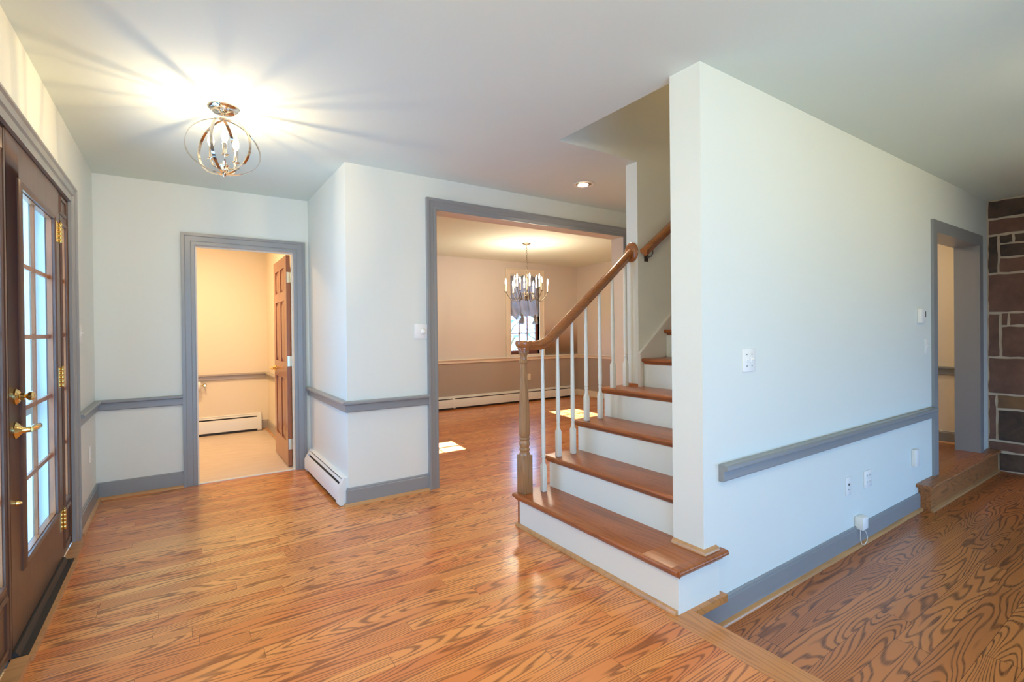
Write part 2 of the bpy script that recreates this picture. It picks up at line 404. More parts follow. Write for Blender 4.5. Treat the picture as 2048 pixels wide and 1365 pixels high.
    def wall(self, axis, c0, c1, u0, u1, z0, z1, holes=()):
        """wall slab with rectangular holes (u0,u1,z0,z1); axis is the wall's thin axis"""
        us = sorted({u0, u1, *[h[0] for h in holes], *[h[1] for h in holes]}); zs = sorted({z0, z1, *[h[2] for h in holes], *[h[3] for h in holes]})
        us = [u for u in us if u0 - 1e-6 <= u <= u1 + 1e-6]; zs = [z for z in zs if z0 - 1e-6 <= z <= z1 + 1e-6]
        t = bmesh.new()
        for a, b in zip(us, us[1:]):
            for c, d in zip(zs, zs[1:]):
                um, zm = (a + b) / 2, (c + d) / 2
                if any(h[0] < um < h[1] and h[2] < zm < h[3] for h in holes): continue
                k = MB()
                if axis == 'x': k.box(c0, c1, a, b, c, d)
                else: k.box(a, b, c0, c1, c, d)
                me = bpy.data.meshes.new('t'); k.bm.to_mesh(me); k.bm.free(); t.from_mesh(me); bpy.data.meshes.remove(me)
        bmesh.ops.remove_doubles(t, verts=t.verts, dist=1e-5)
        seen = {}
        for f in t.faces:
            key = tuple(round(x, 4) for x in f.calc_center_median()); seen.setdefault(key, []).append(f)
        bmesh.ops.delete(t, geom=[f for v in seen.values() if len(v) > 1 for f in v], context='FACES')
        self.add(t); self.flat = True; return self

def wpos(o):
    return WPOS.get(o.name, Vector((0, 0, 0)))

def build(name, mb, mat, parent=None, sharp=32, label=None, cat=None, group=None, kind=None):
    bm = mb.bm
    bmesh.ops.recalc_face_normals(bm, faces=bm.faces)
    vs = [v.co for v in bm.verts]
    lo = Vector([min(v[i] for v in vs) for i in range(3)]); hi = Vector([max(v[i] for v in vs) for i in range(3)])
    org = Vector(((lo.x + hi.x) / 2, (lo.y + hi.y) / 2, lo.z))
    bmesh.ops.translate(bm, verts=bm.verts, vec=-org)
    me = bpy.data.meshes.new(name); bm.to_mesh(me); bm.free()
    for mt in (mat if isinstance(mat, (list, tuple)) else [mat]): me.materials.append(mt)
    for p in me.polygons: p.use_smooth = not getattr(mb, 'flat', False)
    me.set_sharp_from_angle(angle=math.radians(sharp))
    o = bpy.data.objects.new(name, me); COL.objects.link(o)
    o.location = org
    if parent is not None:
        o.parent = parent; o.location = org - wpos(parent)
    WPOS[o.name] = org
    tag(o, label, cat, group, kind)
    return o

def tag(o, label=None, cat=None, group=None, kind=None):
    for k, v in (('label', label), ('category', cat), ('group', group), ('kind', kind)):
        if v: o[k] = v
    return o

def thing(name, loc, label, cat, group=None, kind=None):
    o = bpy.data.objects.new(name, None); o.empty_display_size = 0.1
    COL.objects.link(o); o.location = loc; WPOS[o.name] = Vector(loc)
    return tag(o, label, cat, group, kind)

def copy_thing(root, loc, label, group=None):
    r = root.copy(); COL.objects.link(r); r.location = loc; r['label'] = label
    if group: r['group'] = group
    WPOS[r.name] = Vector(loc)
    for ch in root.children:
        c = ch.copy(); COL.objects.link(c); c.parent = r
        for g in ch.children:
            d = g.copy(); COL.objects.link(d); d.parent = c
    return r

def S(name, mb, mat, label, cat, parent=None, sharp=32):
    return build(name, mb, mat, parent, sharp, label, cat, None, 'structure' if parent is None else None)

# ------------------------------------------------------------------ key dimensions (metres)
XL, YB, ZC, XC, YD, XS, YR, YW = -0.554, 4.953, 2.535, 1.014, 3.676, 2.034, 1.412, 1.585
ZL, ZP = -0.16, 0.05            # lower room floor, hall floor
YF, XR = 7.30, 6.49             # dining far wall and right wall
XST = 6.74                      # stone wall face
YSL = 2.512                     # stair left wall face (towards the stairs)
RISE, RUN, X1 = 0.213, 0.262, 1.822
YK = -1.6                       # back wall behind the viewer

# ------------------------------------------------------------------ the setting: floors
S('floor', MB().prism([(XL - .1, YK), (1.765, YK), (1.765, 1.43), (5.10, 1.43), (5.10, 3.60), (XR + .05, 3.60), (XR + .05, YF + .05), (1.70, YF + .05), (1.70, 3.74), (1.06, 3.74), (1.06, YB + .02), (XL - .1, YB + .02)], -0.12, 0.0),
  M['floor'], 'honey oak strip floor of the entry and dining room', 'floor')
S('trim_1', MB().prism([(1.765, YK), (1.765, 1.43), (2.16, 1.43), (2.16, 1.372), (1.905, 1.372), (1.905, YK)], -0.035, 0.0005), M['edge_oak'],
  'wide oak board edging the upper floor above the sunken room', 'floor edging')
S('trim_2', MB().box(1.80, 1.885, YK, 1.40, ZL, -0.035), M['edge_oak'], 'riser below the oak floor edge', 'floor edging')
S('floor_lower', MB().box(1.80, 7.0, YK, 1.45, ZL - .1, ZL), M['floor_low'], 'dark grained oak floor of the sunken room in front', 'floor')
S('floor_bathroom', MB().box(XL - .1, 1.06, YB + .02, YF + .05, -0.1, 0.002), M['vinyl'], 'cream vinyl floor of the small bathroom', 'floor')
S('trim_3', MB().box(0.109, 0.88, YB - .004, YB + .03, 0.0, 0.006), M['white'], 'pale threshold strip below the bathroom doorway', 'threshold')
S('floor_hall', MB().box(5.10, 6.80, YR + .02, 3.55, -0.1, ZP), M['hall_oak'], 'oak floor of the hall beyond the right doorway', 'floor')

# ceiling with the stairwell opening
c = MB()
c.box(XL - .15, 7.05, YK - .15, YW, ZC, ZC + .22)
c.box(XL - .15, 2.087, YW, YSL + .111, ZC, ZC + .22)
c.box(2.087, 2.8395, YSL, YSL + .111, ZC, ZC + .0045)
c.box(5.10, 7.05, YW, YSL + .111, ZC, ZC + .22)
c.box(XL - .15, 7.05, YSL + .111, YF + .15, ZC, ZC + .22)
S('ceiling', c, M['ceil'], 'flat white ceiling over the entry, dining room and sunken room', 'ceiling')
S('ceiling_upstairs', MB().box(2.0, 5.3, 1.40, 2.75, 5.0, 5.1), M['ceil'], 'ceiling high over the staircase', 'ceiling')

# ------------------------------------------------------------------ the setting: walls
S('wall_left', MB().wall('x', XL - .14, XL, YK, YF + .14, -0.2, ZC, [(2.34, 3.95, -0.2, 2.105)]), M['wall'], 'white wall on the left with the front door in it', 'wall')
S('wall_back', MB().wall('y', YB, YB + .115, XL, XC + .06, 0, ZC, [(0.088, 0.901, 0, 2.051)]), M['wall'], 'white wall around the bathroom doorway', 'wall')
S('wall_middle', MB().box(XC, XC + .11, YD, YB + .115, 0, ZC), M['wall'], 'bright white side wall above the entry heater', 'wall')
S('wall_dining', MB().wall('y', YD, YD + .165, XC + .11, XR + .1, 0, ZC, [(1.724, 3.949, 0, 2.293)]), M['wall'], 'white wall with the wide cased opening into the dining room', 'wall')
S('wall_right', MB().wall('y', YR, YW, XS, 6.90, ZL - .05, ZC, [(5.199, 6.431, ZL - .05, 2.091)]), M['wall'], 'long white wall on the right with the plates and grey rail', 'wall')
S('wall_stairs', MB().wall('y', YSL, YSL + .111, 2.087, 5.10, 0, 5.0, [(2.0, 2.84, -.1, ZC + .005)]), M['wall'], 'narrow white wall end and shaded stairwell wall left of the stairs', 'wall')
S('wall_stairwell', MB().box(1.98, 2.086, YW, YSL + .11, ZC + .22, 5.0).box(2.087, 5.2, 1.42, YW - .0005, ZC + .22, 5.0).box(5.10, 5.2, YW, YSL + .11, ZC + .22, 5.0), M['wall'], 'upper walls of the stairwell above the ceiling', 'wall')
S('wall_stone_base', MB().box(XST, XST + .3, YK, YR, ZL - .05, ZC), M['mortar'], 'mortar bed of the dark stone wall', 'wall')
S('wall_behind', MB().wall('y', YK - .14, YK, XL, 1.95, ZL - .05, ZC, [(-.45, 1.65, .15, 1.3)]).box(1.83, 1.95, YK, -1.14, -.2, ZC), M['wall'], 'white wall behind the viewer with a window opening added for daylight', 'wall')  # opening added to bring blue daylight into the entry
S('wall_living', MB().wall('y', -1.14, -1.0, 1.83, XST + .3, ZL - .05, ZC, [(2.9, 5.9, -.12, .44)]), M['wall'], 'white wall opposite the grey chair rail with low openings added for blue daylight', 'wall')  # openings added and kept low to tint the lower wall blue
S('wall_bathroom', MB().box(.965, 1.08, YB + .116, YF, 0, ZC).box(XL, XC + .05, YB + .116, YB + .122, 2.04, ZC), M['bath_wall'], 'cream side wall of the bathroom behind its door', 'wall')
S('wall_bathroom_back', MB().box(XL, 1.08, YF, YF + .12, 0, ZC).box(XL, XL + .01, YB + .13, YF, 0, ZC), M['bath_wall'], 'peach lit back wall of the bathroom', 'wall')
GLX0, GLX1 = 4.90, 5.55
S('wall_far', MB().wall('y', YF, YF + .15, 1.08, XR + .1, 0.79, ZC, [(GLX0, GLX1, .865, 2.31), (2.32, 2.86, 1.62, 2.05)]), M['dining_wall'], 'beige upper wall at the far end of the dining room', 'wall')
S('wall_far_lower', MB().box(1.08, XR + .1, YF, YF + .15, 0, .79), M['dining_low'], 'taupe lower wall under the dining chair rail', 'wall')
S('wall_dining_right', MB().box(XR, XR + .12, YD + .166, YF, .79, ZC), M['dining_wall'], 'beige right wall of the dining room', 'wall')
S('wall_dining_right_lower', MB().box(XR, XR + .12, YD + .166, YF, 0, .79), M['dining_low'], 'taupe lower part of the dining room right wall', 'wall')
S('wall_dining_left', MB().box(1.64, 1.70, YD + .166, YF, 0, ZC), M['dining_wall'], 'beige left wall of the dining room', 'wall')
S('wall_dining_front', MB().wall('y', YD + .1655, YD + .171, 1.70, XR, 0, ZC, [(1.724, 3.949, 0, 2.293)]), M['dining_wall'], 'inner face of the dining room front wall', 'wall')
S('wall_corridor', MB().box(5.10, 5.2, YSL + .0, 3.70, 0, ZC), M['wall'], 'end wall of the passage behind the stairs', 'wall')
S('wall_hall', MB().box(6.68, 6.80, YW, 3.5, ZP, ZC).box(5.10, 5.19, YW, 2.511, ZP, ZC).box(5.2, 6.68, 3.4, 3.5, ZP, ZC), M['bath_wall'], 'warm lit back wall of the hall beyond the right doorway', 'wall')

# dark stone wall: raised courses over the mortar bed, laid out from the corner outwards
st = MB()
def stone(y0, y1, z0, z1, mi):
    g = 0.011; t = bmesh.new()
    a, b_, c_, d = y0 + g, y1 - g, z0 + g, z1 - g
    if b_ - a < .02 or d - c_ < .02: t.free(); return
    nY, nZ = max(2, int((b_ - a) / .06)), max(2, int((d - c_) / .06))
    gv = [[t.verts.new((XST - .006 - random.uniform(0, .006), a + (b_ - a) * i / nY + random.uniform(-.005, .005), c_ + (d - c_) * j / nZ + random.uniform(-.005, .005))) for j in range(nZ + 1)] for i in range(nY + 1)]
    for i in range(nY):
        for j in range(nZ): t.faces.new((gv[i][j], gv[i][j + 1], gv[i + 1][j + 1], gv[i + 1][j])).material_index = mi
    edge = [e for e in t.edges if e.is_boundary]
    r = bmesh.ops.extrude_edge_only(t, edges=edge)
    for v in [v for v in r['geom'] if isinstance(v, bmesh.types.BMVert)]: v.co.x = XST + .005
    for f in t.faces: f.material_index = mi
    st.add(t)
Y0 = YR
rows = [(2.36, ZC, [(0, .9, 1)]), (2.20, 2.36, [(0, .5, 0)]),
        (1.80, 2.20, [(0, .085, 1), (.085, .40, 'split3')]), (1.34, 1.80, [(0, .6, 0)]),
        (.82, 1.34, [(0, .085, 0), (.085, .40, 'tee')]), (.40, .82, [(0, .5, 0)]),
        ]
# courses measured on the photographed strip near the corner (offset from the corner, height)
def course(z0, z1, items):
    for a, b_, mi in items: stone(Y0 - b_, Y0 - a, z0, z1, mi)
course(2.345, 2.53, [(.0, .75, 1), (.75, 1.5, 0)])
course(2.185, 2.345, [(.0, .62, 0), (.62, 1.3, 1)])
course(1.80, 2.185, [(.0, .085, 1)]); course(2.09, 2.185, [(.085, .19, 1), (.19, .55, 1)]); course(1.955, 2.09, [(.085, .6, 1)]); course(1.80, 1.955, [(.085, .66, 0)])
course(1.41, 1.80, [(.0, .55, 0), (.55, 1.2, 1)])
course(.965, 1.41, [(.0, .095, 0)]); course(1.28, 1.41, [(.095, .155, 0), (.155, .6, 0)]); course(.965, 1.28, [(.095, .6, 0)])
course(.60, .965, [(.0, .48, 0), (.48, 1.1, 2)])
course(.135, .60, [(.0, .065, 0)]); course(.455, .60, [(.065, .45, 2)]); course(.135, .455, [(.065, .5, 1)])
course(-.06 + .09, .135, [(.0, .4, 0)]); course(ZL + .0, .03, [(.0, .08, 1), (.08, .5, 1)])
y = .66
while y < 2.2:          # the rest of the wall, beyond the frame
    w = random.uniform(.4, .7); z = ZL
    while z < ZC - .05:
        h = min(random.uniform(.15, .42), ZC - z)
        if y > 1.5 or z > 2.6: stone(Y0 - y - w, Y0 - y, z, z + h, random.choice((0, 0, 1, 2)))
        z += h
    y += w
z = ZL
for y0_, y1_ in ((.45, 1.0), (1.0, 1.5)):
    z = ZL
    while z < 2.15:
        h = random.uniform(.2, .4)
        if y0_ > .6: stone(Y0 - y1_, Y0 - y0_, z, min(z + h, 2.18), random.choice((0, 1, 0, 2)))
        z += h
S('wall_stone', st, [M['stone_red'], M['stone_dark'], M['stone_tan']], 'dark brownstone wall with raised beige mortar joints at right', 'wall')

# ------------------------------------------------------------------ the setting: casings, rails, baseboards
CASE = [(0, 0), (0, .012), (.012, .016), (.03, .014), (.034, .018), (.072, .022), (.078, .027), (.1, .027), (.1, 0)]
CASE_BIG = [(0, 0), (0, .012), (.012, .017), (.03, .015), (.036, .02), (.066, .024), (.072, .028), (.092, .028), (.092, 0)]
FLAT = [(0, 0), (0, .02), (.095, .02), (.095, 0)]
def casing(plane, c, n, u0, u1, z0, z1, prof):
    """three-sided casing round an opening; n = sign of the outward wall normal"""
    mb = MB()
    path = [(u1, z0), (u1, z1), (u0, z1), (u0, z0)]     # right-hand normal points away from the opening
    f = (lambda a, b, d: (a, c + n * d, b)) if plane == 'y' else (lambda a, b, d: (c + n * d, a, b))
    return mb.sweep(path, prof, f)
S('trim_4', casing('y', YB, -1, .109, .880, 0, 2.035, CASE), M['trim'], 'grey moulded casing round the bathroom doorway', 'door casing')
S('trim_5', casing('y', YD, -1, 1.743, 3.93, 0, 2.274, CASE_BIG), M['trim'], 'grey moulded casing round the wide dining room opening', 'door casing')
S('trim_6', casing('y', YR, -1, 5.215, 6.402, ZP, 2.062, [(0, 0), (0, .018), (.1, .02), (.1, 0)]), M['trim'], 'flat grey casing round the right hand doorway', 'door casing')
S('trim_7', MB().sweep([(3.935, 0), (3.935, 2.085), (2.36, 2.085), (2.36, 0)], [(0, 0), (0, .016), (.022, .020), (.025, .015), (.04, .015), (.046, .024), (.075, .026), (.082, .034), (.092, .034), (.092, 0)], lambda a, b, d: (XL + d, a, b)).box(XL, XL + .024, 4.026, 4.105, 0, 2.177).box(XL, XL + .024, 2.20, 2.269, 0, 2.177), M['trim'], 'wide grey casing round the front door and its sidelights', 'door casing')
# jamb linings
jm = MB().box(.0, 1, 0, 1, 0, 1); jm = MB()
jm.box(.089, .109, YB - .001, YB + .12, 0, 2.035); jm.box(.88, .90, YB - .001, YB + .12, 0, 2.035); jm.box(.089, .90, YB - .001, YB + .12, 2.035, 2.05)
jm.box(.109, .121, YB + .04, YB + .055, 0, 2.023).box(.868, .88, YB + .04, YB + .055, 0, 2.023).box(.109, .88, YB + .04, YB + .055, 2.023, 2.035)
S('trim_8', jm, M['cream'], 'pale jamb lining of the bathroom doorway', 'door jamb')
jd = MB().box(1.725, 1.743, YD - .001, YD + .172, 0, 2.274).box(3.93, 3.948, YD - .001, YD + .172, 0, 2.274).box(1.725, 3.948, YD - .001, YD + .172, 2.274, 2.292)
S('trim_9', jd, M['cream_flat'], 'pale jamb lining of the wide dining room opening', 'door jamb')
jr = MB().box(5.20, 5.215, YR - .001, YW + .001, ZP, 2.062).box(6.402, 6.43, YR - .001, YW + .001, ZP, 2.062).box(5.20, 6.43, YR - .001, YW + .001, 2.062, 2.09)
S('trim_10', jr, M['trim'], 'deep grey jamb lining of the right hand doorway', 'door jamb')

def rail_prof(zt, zb, d=.021, cap=.024, capd=.045):
    return [(0, zb), (d - .004, zb), (d, zb + .006), (d, zt - cap - .004), (d + .006, zt - cap), (capd - .006, zt - cap), (capd, zt - cap + .006), (capd, zt - .007), (capd - .008, zt), (0, zt)]
def base_prof(zb, h=.132, d=.015):
    return [(0, zb), (d, zb), (d, zb + h - .02), (d - .004, zb + h - .016), (d - .004, zb + h - .006), (d - .009, zb + h), (0, zb + h)]
def shoe_prof(zb, d=.015, r=.02):
    return [(d, zb), (d + r, zb)] + [(d + r * math.cos(a), zb + r * math.sin(a)) for a in (PI * .17, PI * .33)] + [(d, zb + r)]
RZT, RZB = .772, .690
S('trim_11', MB().sweep([(XL, 4.107), (XL, YB), (.009, YB)], rail_prof(RZT, RZB)), M['trim'], 'grey chair rail in the corner left of the bathroom doorway', 'chair rail')
S('trim_12', MB().sweep([(XC, YB - .03), (XC, YD), (1.651, YD)], rail_prof(RZT, RZB)), M['trim'], 'grey chair rail wrapping the bright wall corner', 'chair rail')
S('trim_13', MB().sweep([(2.155, YR), (5.115, YR)], rail_prof(.617, .535, .026, .028, .047)), M['trim'], 'grey chair rail ending beside the stairs on the right wall', 'chair rail')
S('trim_14', MB().sweep([(XL + .01, YF), (.965, YF), (.965, YB + .13)], rail_prof(.772, .692)), M['trim_warm_lit'], 'grey chair rail round the bathroom', 'chair rail')
S('trim_15', MB().sweep([(6.68, 3.4), (6.68, YW)], rail_prof(.86, .77)), M['trim'], 'grey chair rail in the hall beyond the right doorway', 'chair rail')
S('trim_16', MB().sweep([(1.70, YF), (XR, YF), (XR, YD + .18)], rail_prof(.826, .755)), M['cream'], 'cream chair rail round the dining room', 'chair rail')
BB = 'baseboard'
def baseboard(name, path, zb, mat, label, h=.132):
    b = S(name, MB().sweep(path, base_prof(zb, h)), mat, label, BB)
    s = MB().sweep(path, shoe_prof(zb))
    build('shoe_moulding', s, M['shoe'], b, label='thin oak quarter round at the floor')
baseboard('baseboard_left', [(XL, 4.107), (XL, YB), (.009, YB)], 0, M['trim'], 'grey baseboard in the corner left of the bathroom doorway')
baseboard('baseboard_middle', [(XC, YD + .012), (XC, YD), (1.651, YD)], 0, M['trim'], 'grey baseboard under the bright wall beside the dining opening')
baseboard('baseboard_right', [(1.90, YR), (4.80, YR)], ZL, M['trim'], 'grey baseboard along the sunken room wall')
baseboard('baseboard_hall', [(6.68, 3.4), (6.68, YW)], ZP, M['trim'], 'grey baseboard in the hall beyond the right doorway')
baseboard('baseboard_bathroom', [(.885, YF), (.965, YF), (.965, YB + .13)], 0, M['trim_warm_lit'], 'grey baseboard in the bathroom corner')
baseboard('baseboard_dining', [(6.345, YF), (XR, YF), (XR, YD + .18)], 0, M['cream'], 'white baseboard in the dining room corner')

# ------------------------------------------------------------------ staircase
TP = .028
stairs = thing('staircase', (2.4, 2.1, 0), 'oak staircase with white risers rising behind the right wall', 'staircase')
def tread_solid(i):
    zt = i * RISE; zb = zt - TP; xf = X1 + (i - 1) * RUN - .03; xb = X1 + i * RUN + .01
    yl = 2.672 if i < 5 else YSL - .022
    r = .013; arc = [(xf + r - r * math.cos(a), zb + r + 0.001 + r * math.sin(a)) for a in [(-PI / 2) + PI * k / 8 for k in range(9)]]
    prof = [(xb, zb)] + [(x, min(z, zt)) for x, z in arc] + [(xb, zt)]
    mb = MB().prism(prof, YW + .001 if i > 1 else YW + .001, yl, 'y')
    if i == 1:
        xe = 2.165; yr = 1.366
        mb.prism([(x, z) for x, z in prof[:-2]] + [(XS - .001, prof[-2][1]), (XS - .001, zt), (XS - .001, zb)][1:], yr + .013, YW + .001, 'y')
        arc2 = [(yr + r - r * math.cos(a), zb + r + .001 + r * math.sin(a)) for a in [(-PI / 2) + PI * k / 8 for k in range(9)]]
        mb.prism([(YR - .001, zb)] + [(y, min(z, zt)) for y, z in arc2] + [(YR - .001, zt)], xf + .006, xe, 'x')
    return mb, xf, zb, yl
for i in range(1, 13):
    if X1 + i * RUN > 5.05: break
    mb, xf, zb, yl = tread_solid(i)
    t_ = build('tread', mb, M['tread'], stairs, sharp=40)
    # cove strip under the nosing
    cz = MB().prism([(xf + .03, zb), (xf + .012, zb), (xf + .016, zb - .008), (xf + .024, zb - .016), (xf + .03, zb - .018)], (YW + .001) if i > 1 else 1.385, yl - .014, 'y')
    if i == 1: cz.prism([(1.396, zb), (1.378, zb), (1.384, zb - .009), (1.39, zb - .016), (1.396, zb - .018)], xf + .03, 2.14, 'x')
    build('cove_strip', cz, M['tread'], t_)
    xr = X1 + (i - 1) * RUN; z0 = (i - 1) * RISE
    yl2 = 2.640 if i < 5 else YSL - .022
    rz = MB().box(xr, xr + .019, YW + .001, yl2, z0, zb)
    if i == 1:
        rz = MB().box(xr, xr + .019, 1.396, 2.628, z0, zb).box(xr + .0195, 2.13, 1.396, YR - .001, z0, zb)
        build('riser', rz, M['white'], stairs)
        build('corner_strip', MB().box(xr - .002, xr + .02, 2.628, 2.645, 0, zb), M['tread'], stairs, label='oak strip at the open end of the first riser')
    else:
        build('riser', rz, M['white'], stairs)
# closed outer string under the open side
pts = [(X1 + .02, 0)]
for i in range(1, 5):
    pts += [(X1 + (i - 1) * RUN + .02, i * RISE - TP), (X1 + i * RUN + .02, i * RISE - TP)]
pts += [(X1 + 4 * RUN + .02, 0)]
build('outer_string', MB().prism(pts, 2.60, 2.636, 'y'), M['white'], stairs)
# wall skirt board with its sloping cap
xs0 = 2.86
sl = RISE / RUN
def skirt(off): return [(xs0, 4 * RISE), (xs0, 4 * RISE + .235 + off), (5.05, 4 * RISE + .235 + off + (5.05 - xs0) * sl * 1.02), (5.05, 4 * RISE + .03 + (5.05 - xs0) * sl)]
sk = build('skirt_board', MB().prism(skirt(0.0), YSL - .020, YSL - .0005, 'y'), M['stair_wall'], stairs, label='painted skirt board on the stair wall')
cp = MB()
cp.prism([(xs0 - .03, 4 * RISE), (xs0 - .03, 4 * RISE + .250), (5.05, 4 * RISE + .275 + (5.05 - xs0) * sl * 1.0), (5.05, 4 * RISE + .238 + (5.05 - xs0) * sl * 1.0), (xs0 - .004, 4 * RISE + .235), (xs0, 4 * RISE)], YSL - .026, YSL - .0005, 'y')
build('skirt_cap', cp, M['stair_wall'], sk)
S('trim_17', MB().sweep([(XS, YW - .002), (XS, YR), (2.13, YR)][::1], [(0, RISE), (.020, RISE), (.019, RISE + .008), (.013, RISE + .016), (0, RISE + .021)]), M['shoe'], 'oak quarter round where the wall end meets the first tread', 'shoe moulding')
S('trim_18', MB().prism([(X1, 0), (X1 - .02, 0), (X1 - .019, .008), (X1 - .013, .016), (X1, .02)], 1.40, 2.655, 'y'), M['shoe'], 'oak quarter round along the foot of the first riser', 'shoe moulding')
S('trim_19', MB().sweep([(2.84, YSL + .111), (2.84, YSL)][::1], [(0, 4 * RISE), (.02, 4 * RISE), (.012, 4 * RISE + .016), (0, 4 * RISE + .02)]), M['tread'], 'oak quarter round below the narrow wall end', 'shoe moulding')

# ------------------------------------------------------------------ stair railing
rail = thing('stair_railing', (1.866, 2.60, RISE), 'oak stair railing with a turned newel and seven white balusters', 'railing')
nx, ny = 1.866, 2.628
nw = MB()
b0 = RISE
sq = .0375
t = MB()
t.bevel_box(nx - sq, nx + sq, ny - sq, ny + sq, b0, .462, .003)
nw.bm.from_mesh((lambda me: (t.bm.to_mesh(me), me)[1])(bpy.data.meshes.new('q'))); t.bm.free()
nw.lathe([(.036, .460), (.034, .476), (.030, .482), (.030, .487), (.0345, .493), (.0355, .499), (.031, .505), (.029, .510), (.034, .525), (.036, .538), (.034, .550), (.029, .558), (.033, .562), (.0355, .568), (.034, .575), (.030, .579)], (nx, ny), 28)
nw.lathe([(.030, .578), (.0375, .592), (.0385, .62), (.036, .72), (.030, .86), (.0235, 1.0), (.021, 1.062)], (nx, ny), 8, phase=PI / 8)
nw.lathe([(.021, 1.060), (.029, 1.066), (.031, 1.074), (.027, 1.082), (.022, 1.087), (.021, 1.105), (.024, 1.118), (.031, 1.128), (.034, 1.134), (.034, 1.146), (.03, 1.150)], (nx, ny), 28)
build('newel_post', nw, M['newel_oak'], rail, sharp=25, label='turned and tapered oak newel post')
cap = MB().lathe([(.030, 1.146), (.036, 1.149), (.036, 1.156), (.041, 1.160), (.041, 1.168), (.047, 1.173), (.053, 1.183), (.056, 1.196), (.054, 1.208), (.046, 1.213), (.0, 1.2135)][:-1], (1.846, 2.60), 32)
ry = 2.575
# handrail: level from the cap, an easing, then the slope up to the rosette
path = [(1.846, 1.181), (1.90, 1.181)]
x_, z_ = 1.93, 1.181
sl_r = (1.800 - 1.262) / (2.766 - 2.103)
ang = math.atan(sl_r)
R = .20
ex = 1.925
for k in range(0, 9):
    a = ang * k / 8; path.append((ex + R * math.sin(a), 1.181 + R * (1 - math.cos(a))))
ex2, ez2 = path[-1]
path.append((2.838, ez2 + (2.838 - ex2) * sl_r))
prof_r = [(-.014, -.032), (.014, -.032), (.018, -.024), (.020, -.012), (.028, -.004), (.031, .006), (.030, .016), (.023, .025), (.010, .030), (-.010, .030), (-.023, .025), (-.030, .016), (-.031, .006), (-.028, -.004), (-.020, -.012), (-.018, -.024)]
hr = MB(); rings = []
for i, (x, z) in enumerate(path):
    a0 = path[max(i - 1, 0)]; a1 = path[min(i + 1, len(path) - 1)]
    t_ = Vector((a1[0] - a0[0], a1[1] - a0[1])).normalized(); n_ = Vector((-t_.y, t_.x))
    yy = ry + (2.60 - ry) * max(0, 1 - i / 5)
    if i == len(path) - 1: n_ = Vector((0, 1 / math.cos(ang)))
    rings.append([hr.bm.verts.new((x + n_.x * v, yy + u, z + n_.y * v)) for u, v in prof_r])
for a, b in zip(rings, rings[1:]):
    for k in range(len(prof_r)): hr.bm.faces.new((a[k], a[(k + 1) % len(prof_r)], b[(k + 1) % len(prof_r)], b[k]))
hr.bm.faces.new(rings[0][::-1]); hr.bm.faces.new(rings[-1])
hro = build('handrail', hr, M['rail_oak'], rail, sharp=50, label='orange oak handrail with a bend near the newel')
build('newel_cap', cap, M['rail_oak'], rail, label='round oak cap over the newel')
rz_c = path[-1][1] + .0
ros = MB().lathe([(.062, 0), (.066, .004), (.066, .008), (.060, .014), (.050, .018), (.044, .020)], (0, 0), 36)
ros.bm.transform(Matrix.Translation((2.8395, ry - .006, rz_c)) @ Matrix.Rotation(-PI / 2, 4, 'Y') @ Matrix.Diagonal((1.14, 1, 1, 1)))
build('rosette', ros, M['rail_oak'], rail, label='oval oak rosette on the wall end')

def rail_under(x):
    for (xa, za), (xb, zb) in zip(path, path[1:]):
        if xa <= x <= xb: return za + (zb - za) * (x - xa) / (xb - xa) - .03
    return path[-1][1] - .03
def baluster(x, y, zb):
    top = rail_under(x); s = .016
    mb = MB(); t = MB()
    t.bevel_box(x - s, x + s, y - s, y + s, zb, zb + .172, .002)
    me = bpy.data.meshes.new('q'); t.bm.to_mesh(me); t.bm.free(); mb.bm.from_mesh(me)
    q = zb + .171
    mb.lathe([(.0205, q), (.0165, q + .010), (.0125, q + .018)], (x, y), 4, phase=PI / 4)
    mb.lathe([(.0125, q + .016), (.0118, q + .026), (.0112, q + .040), (.0118, q + .052), (.0142, q + .057), (.0142, q + .062), (.0112, q + .066), (.0108, q + .070), (.0140, q + .075), (.0140, q + .080), (.0132, q + .086),
              (.0152, q + .13), (.0138, q + .32), (.0100, top - .02), (.0095, top + .012)], (x, y), 16)
    return mb
for x, y, i in [(1.981, 2.575, 1), (2.107, 2.572, 2), (2.241, 2.576, 2), (2.367, 2.573, 3), (2.507, 2.580, 3), (2.637, 2.578, 4), (2.779, 2.586, 4)]:
    build('baluster', baluster(x, y, i * RISE), M['white'], rail, sharp=25)

# oak rail on the stair wall
wr = thing('wall_handrail', (2.83, 2.45, 1.8), 'orange oak handrail on brackets fixed to the tan stair wall', 'handrail')
wp = [(2.835, 1.850), (5.0, 1.850 + (5.0 - 2.835) * .72)]
mb = MB(); rings = []
a = math.atan(.72)
for x, z in wp:
    rings.append([mb.bm.verts.new((x - math.sin(a) * v, 2.448 + u, z + math.cos(a) * v)) for u, v in prof_r])
for p, q in zip(rings, rings[1:]):
    for k in range(len(prof_r)): mb.bm.faces.new((p[k], p[(k + 1) % len(prof_r)], q[(k + 1) % len(prof_r)], q[k]))
mb.bm.faces.new(rings[0][::-1]); mb.bm.faces.new(rings[-1])
build('rail', mb, M['rail_oak'], wr, sharp=50)
for xb in (2.93, 4.3):
    zb = 1.850 + (xb - 2.835) * .72 - .04
    br = MB().tube([(xb, 2.448, zb + .012), (xb, 2.448, zb - .03), (xb, 2.46, zb - .05), (xb, YSL - .006, zb - .055)], .006, 8)
    br.box(xb - .02, xb + .02, YSL - .007, YSL, zb - .085, zb - .025)
    build('bracket', br, M['iron'], wr, label='dark metal rail bracket')

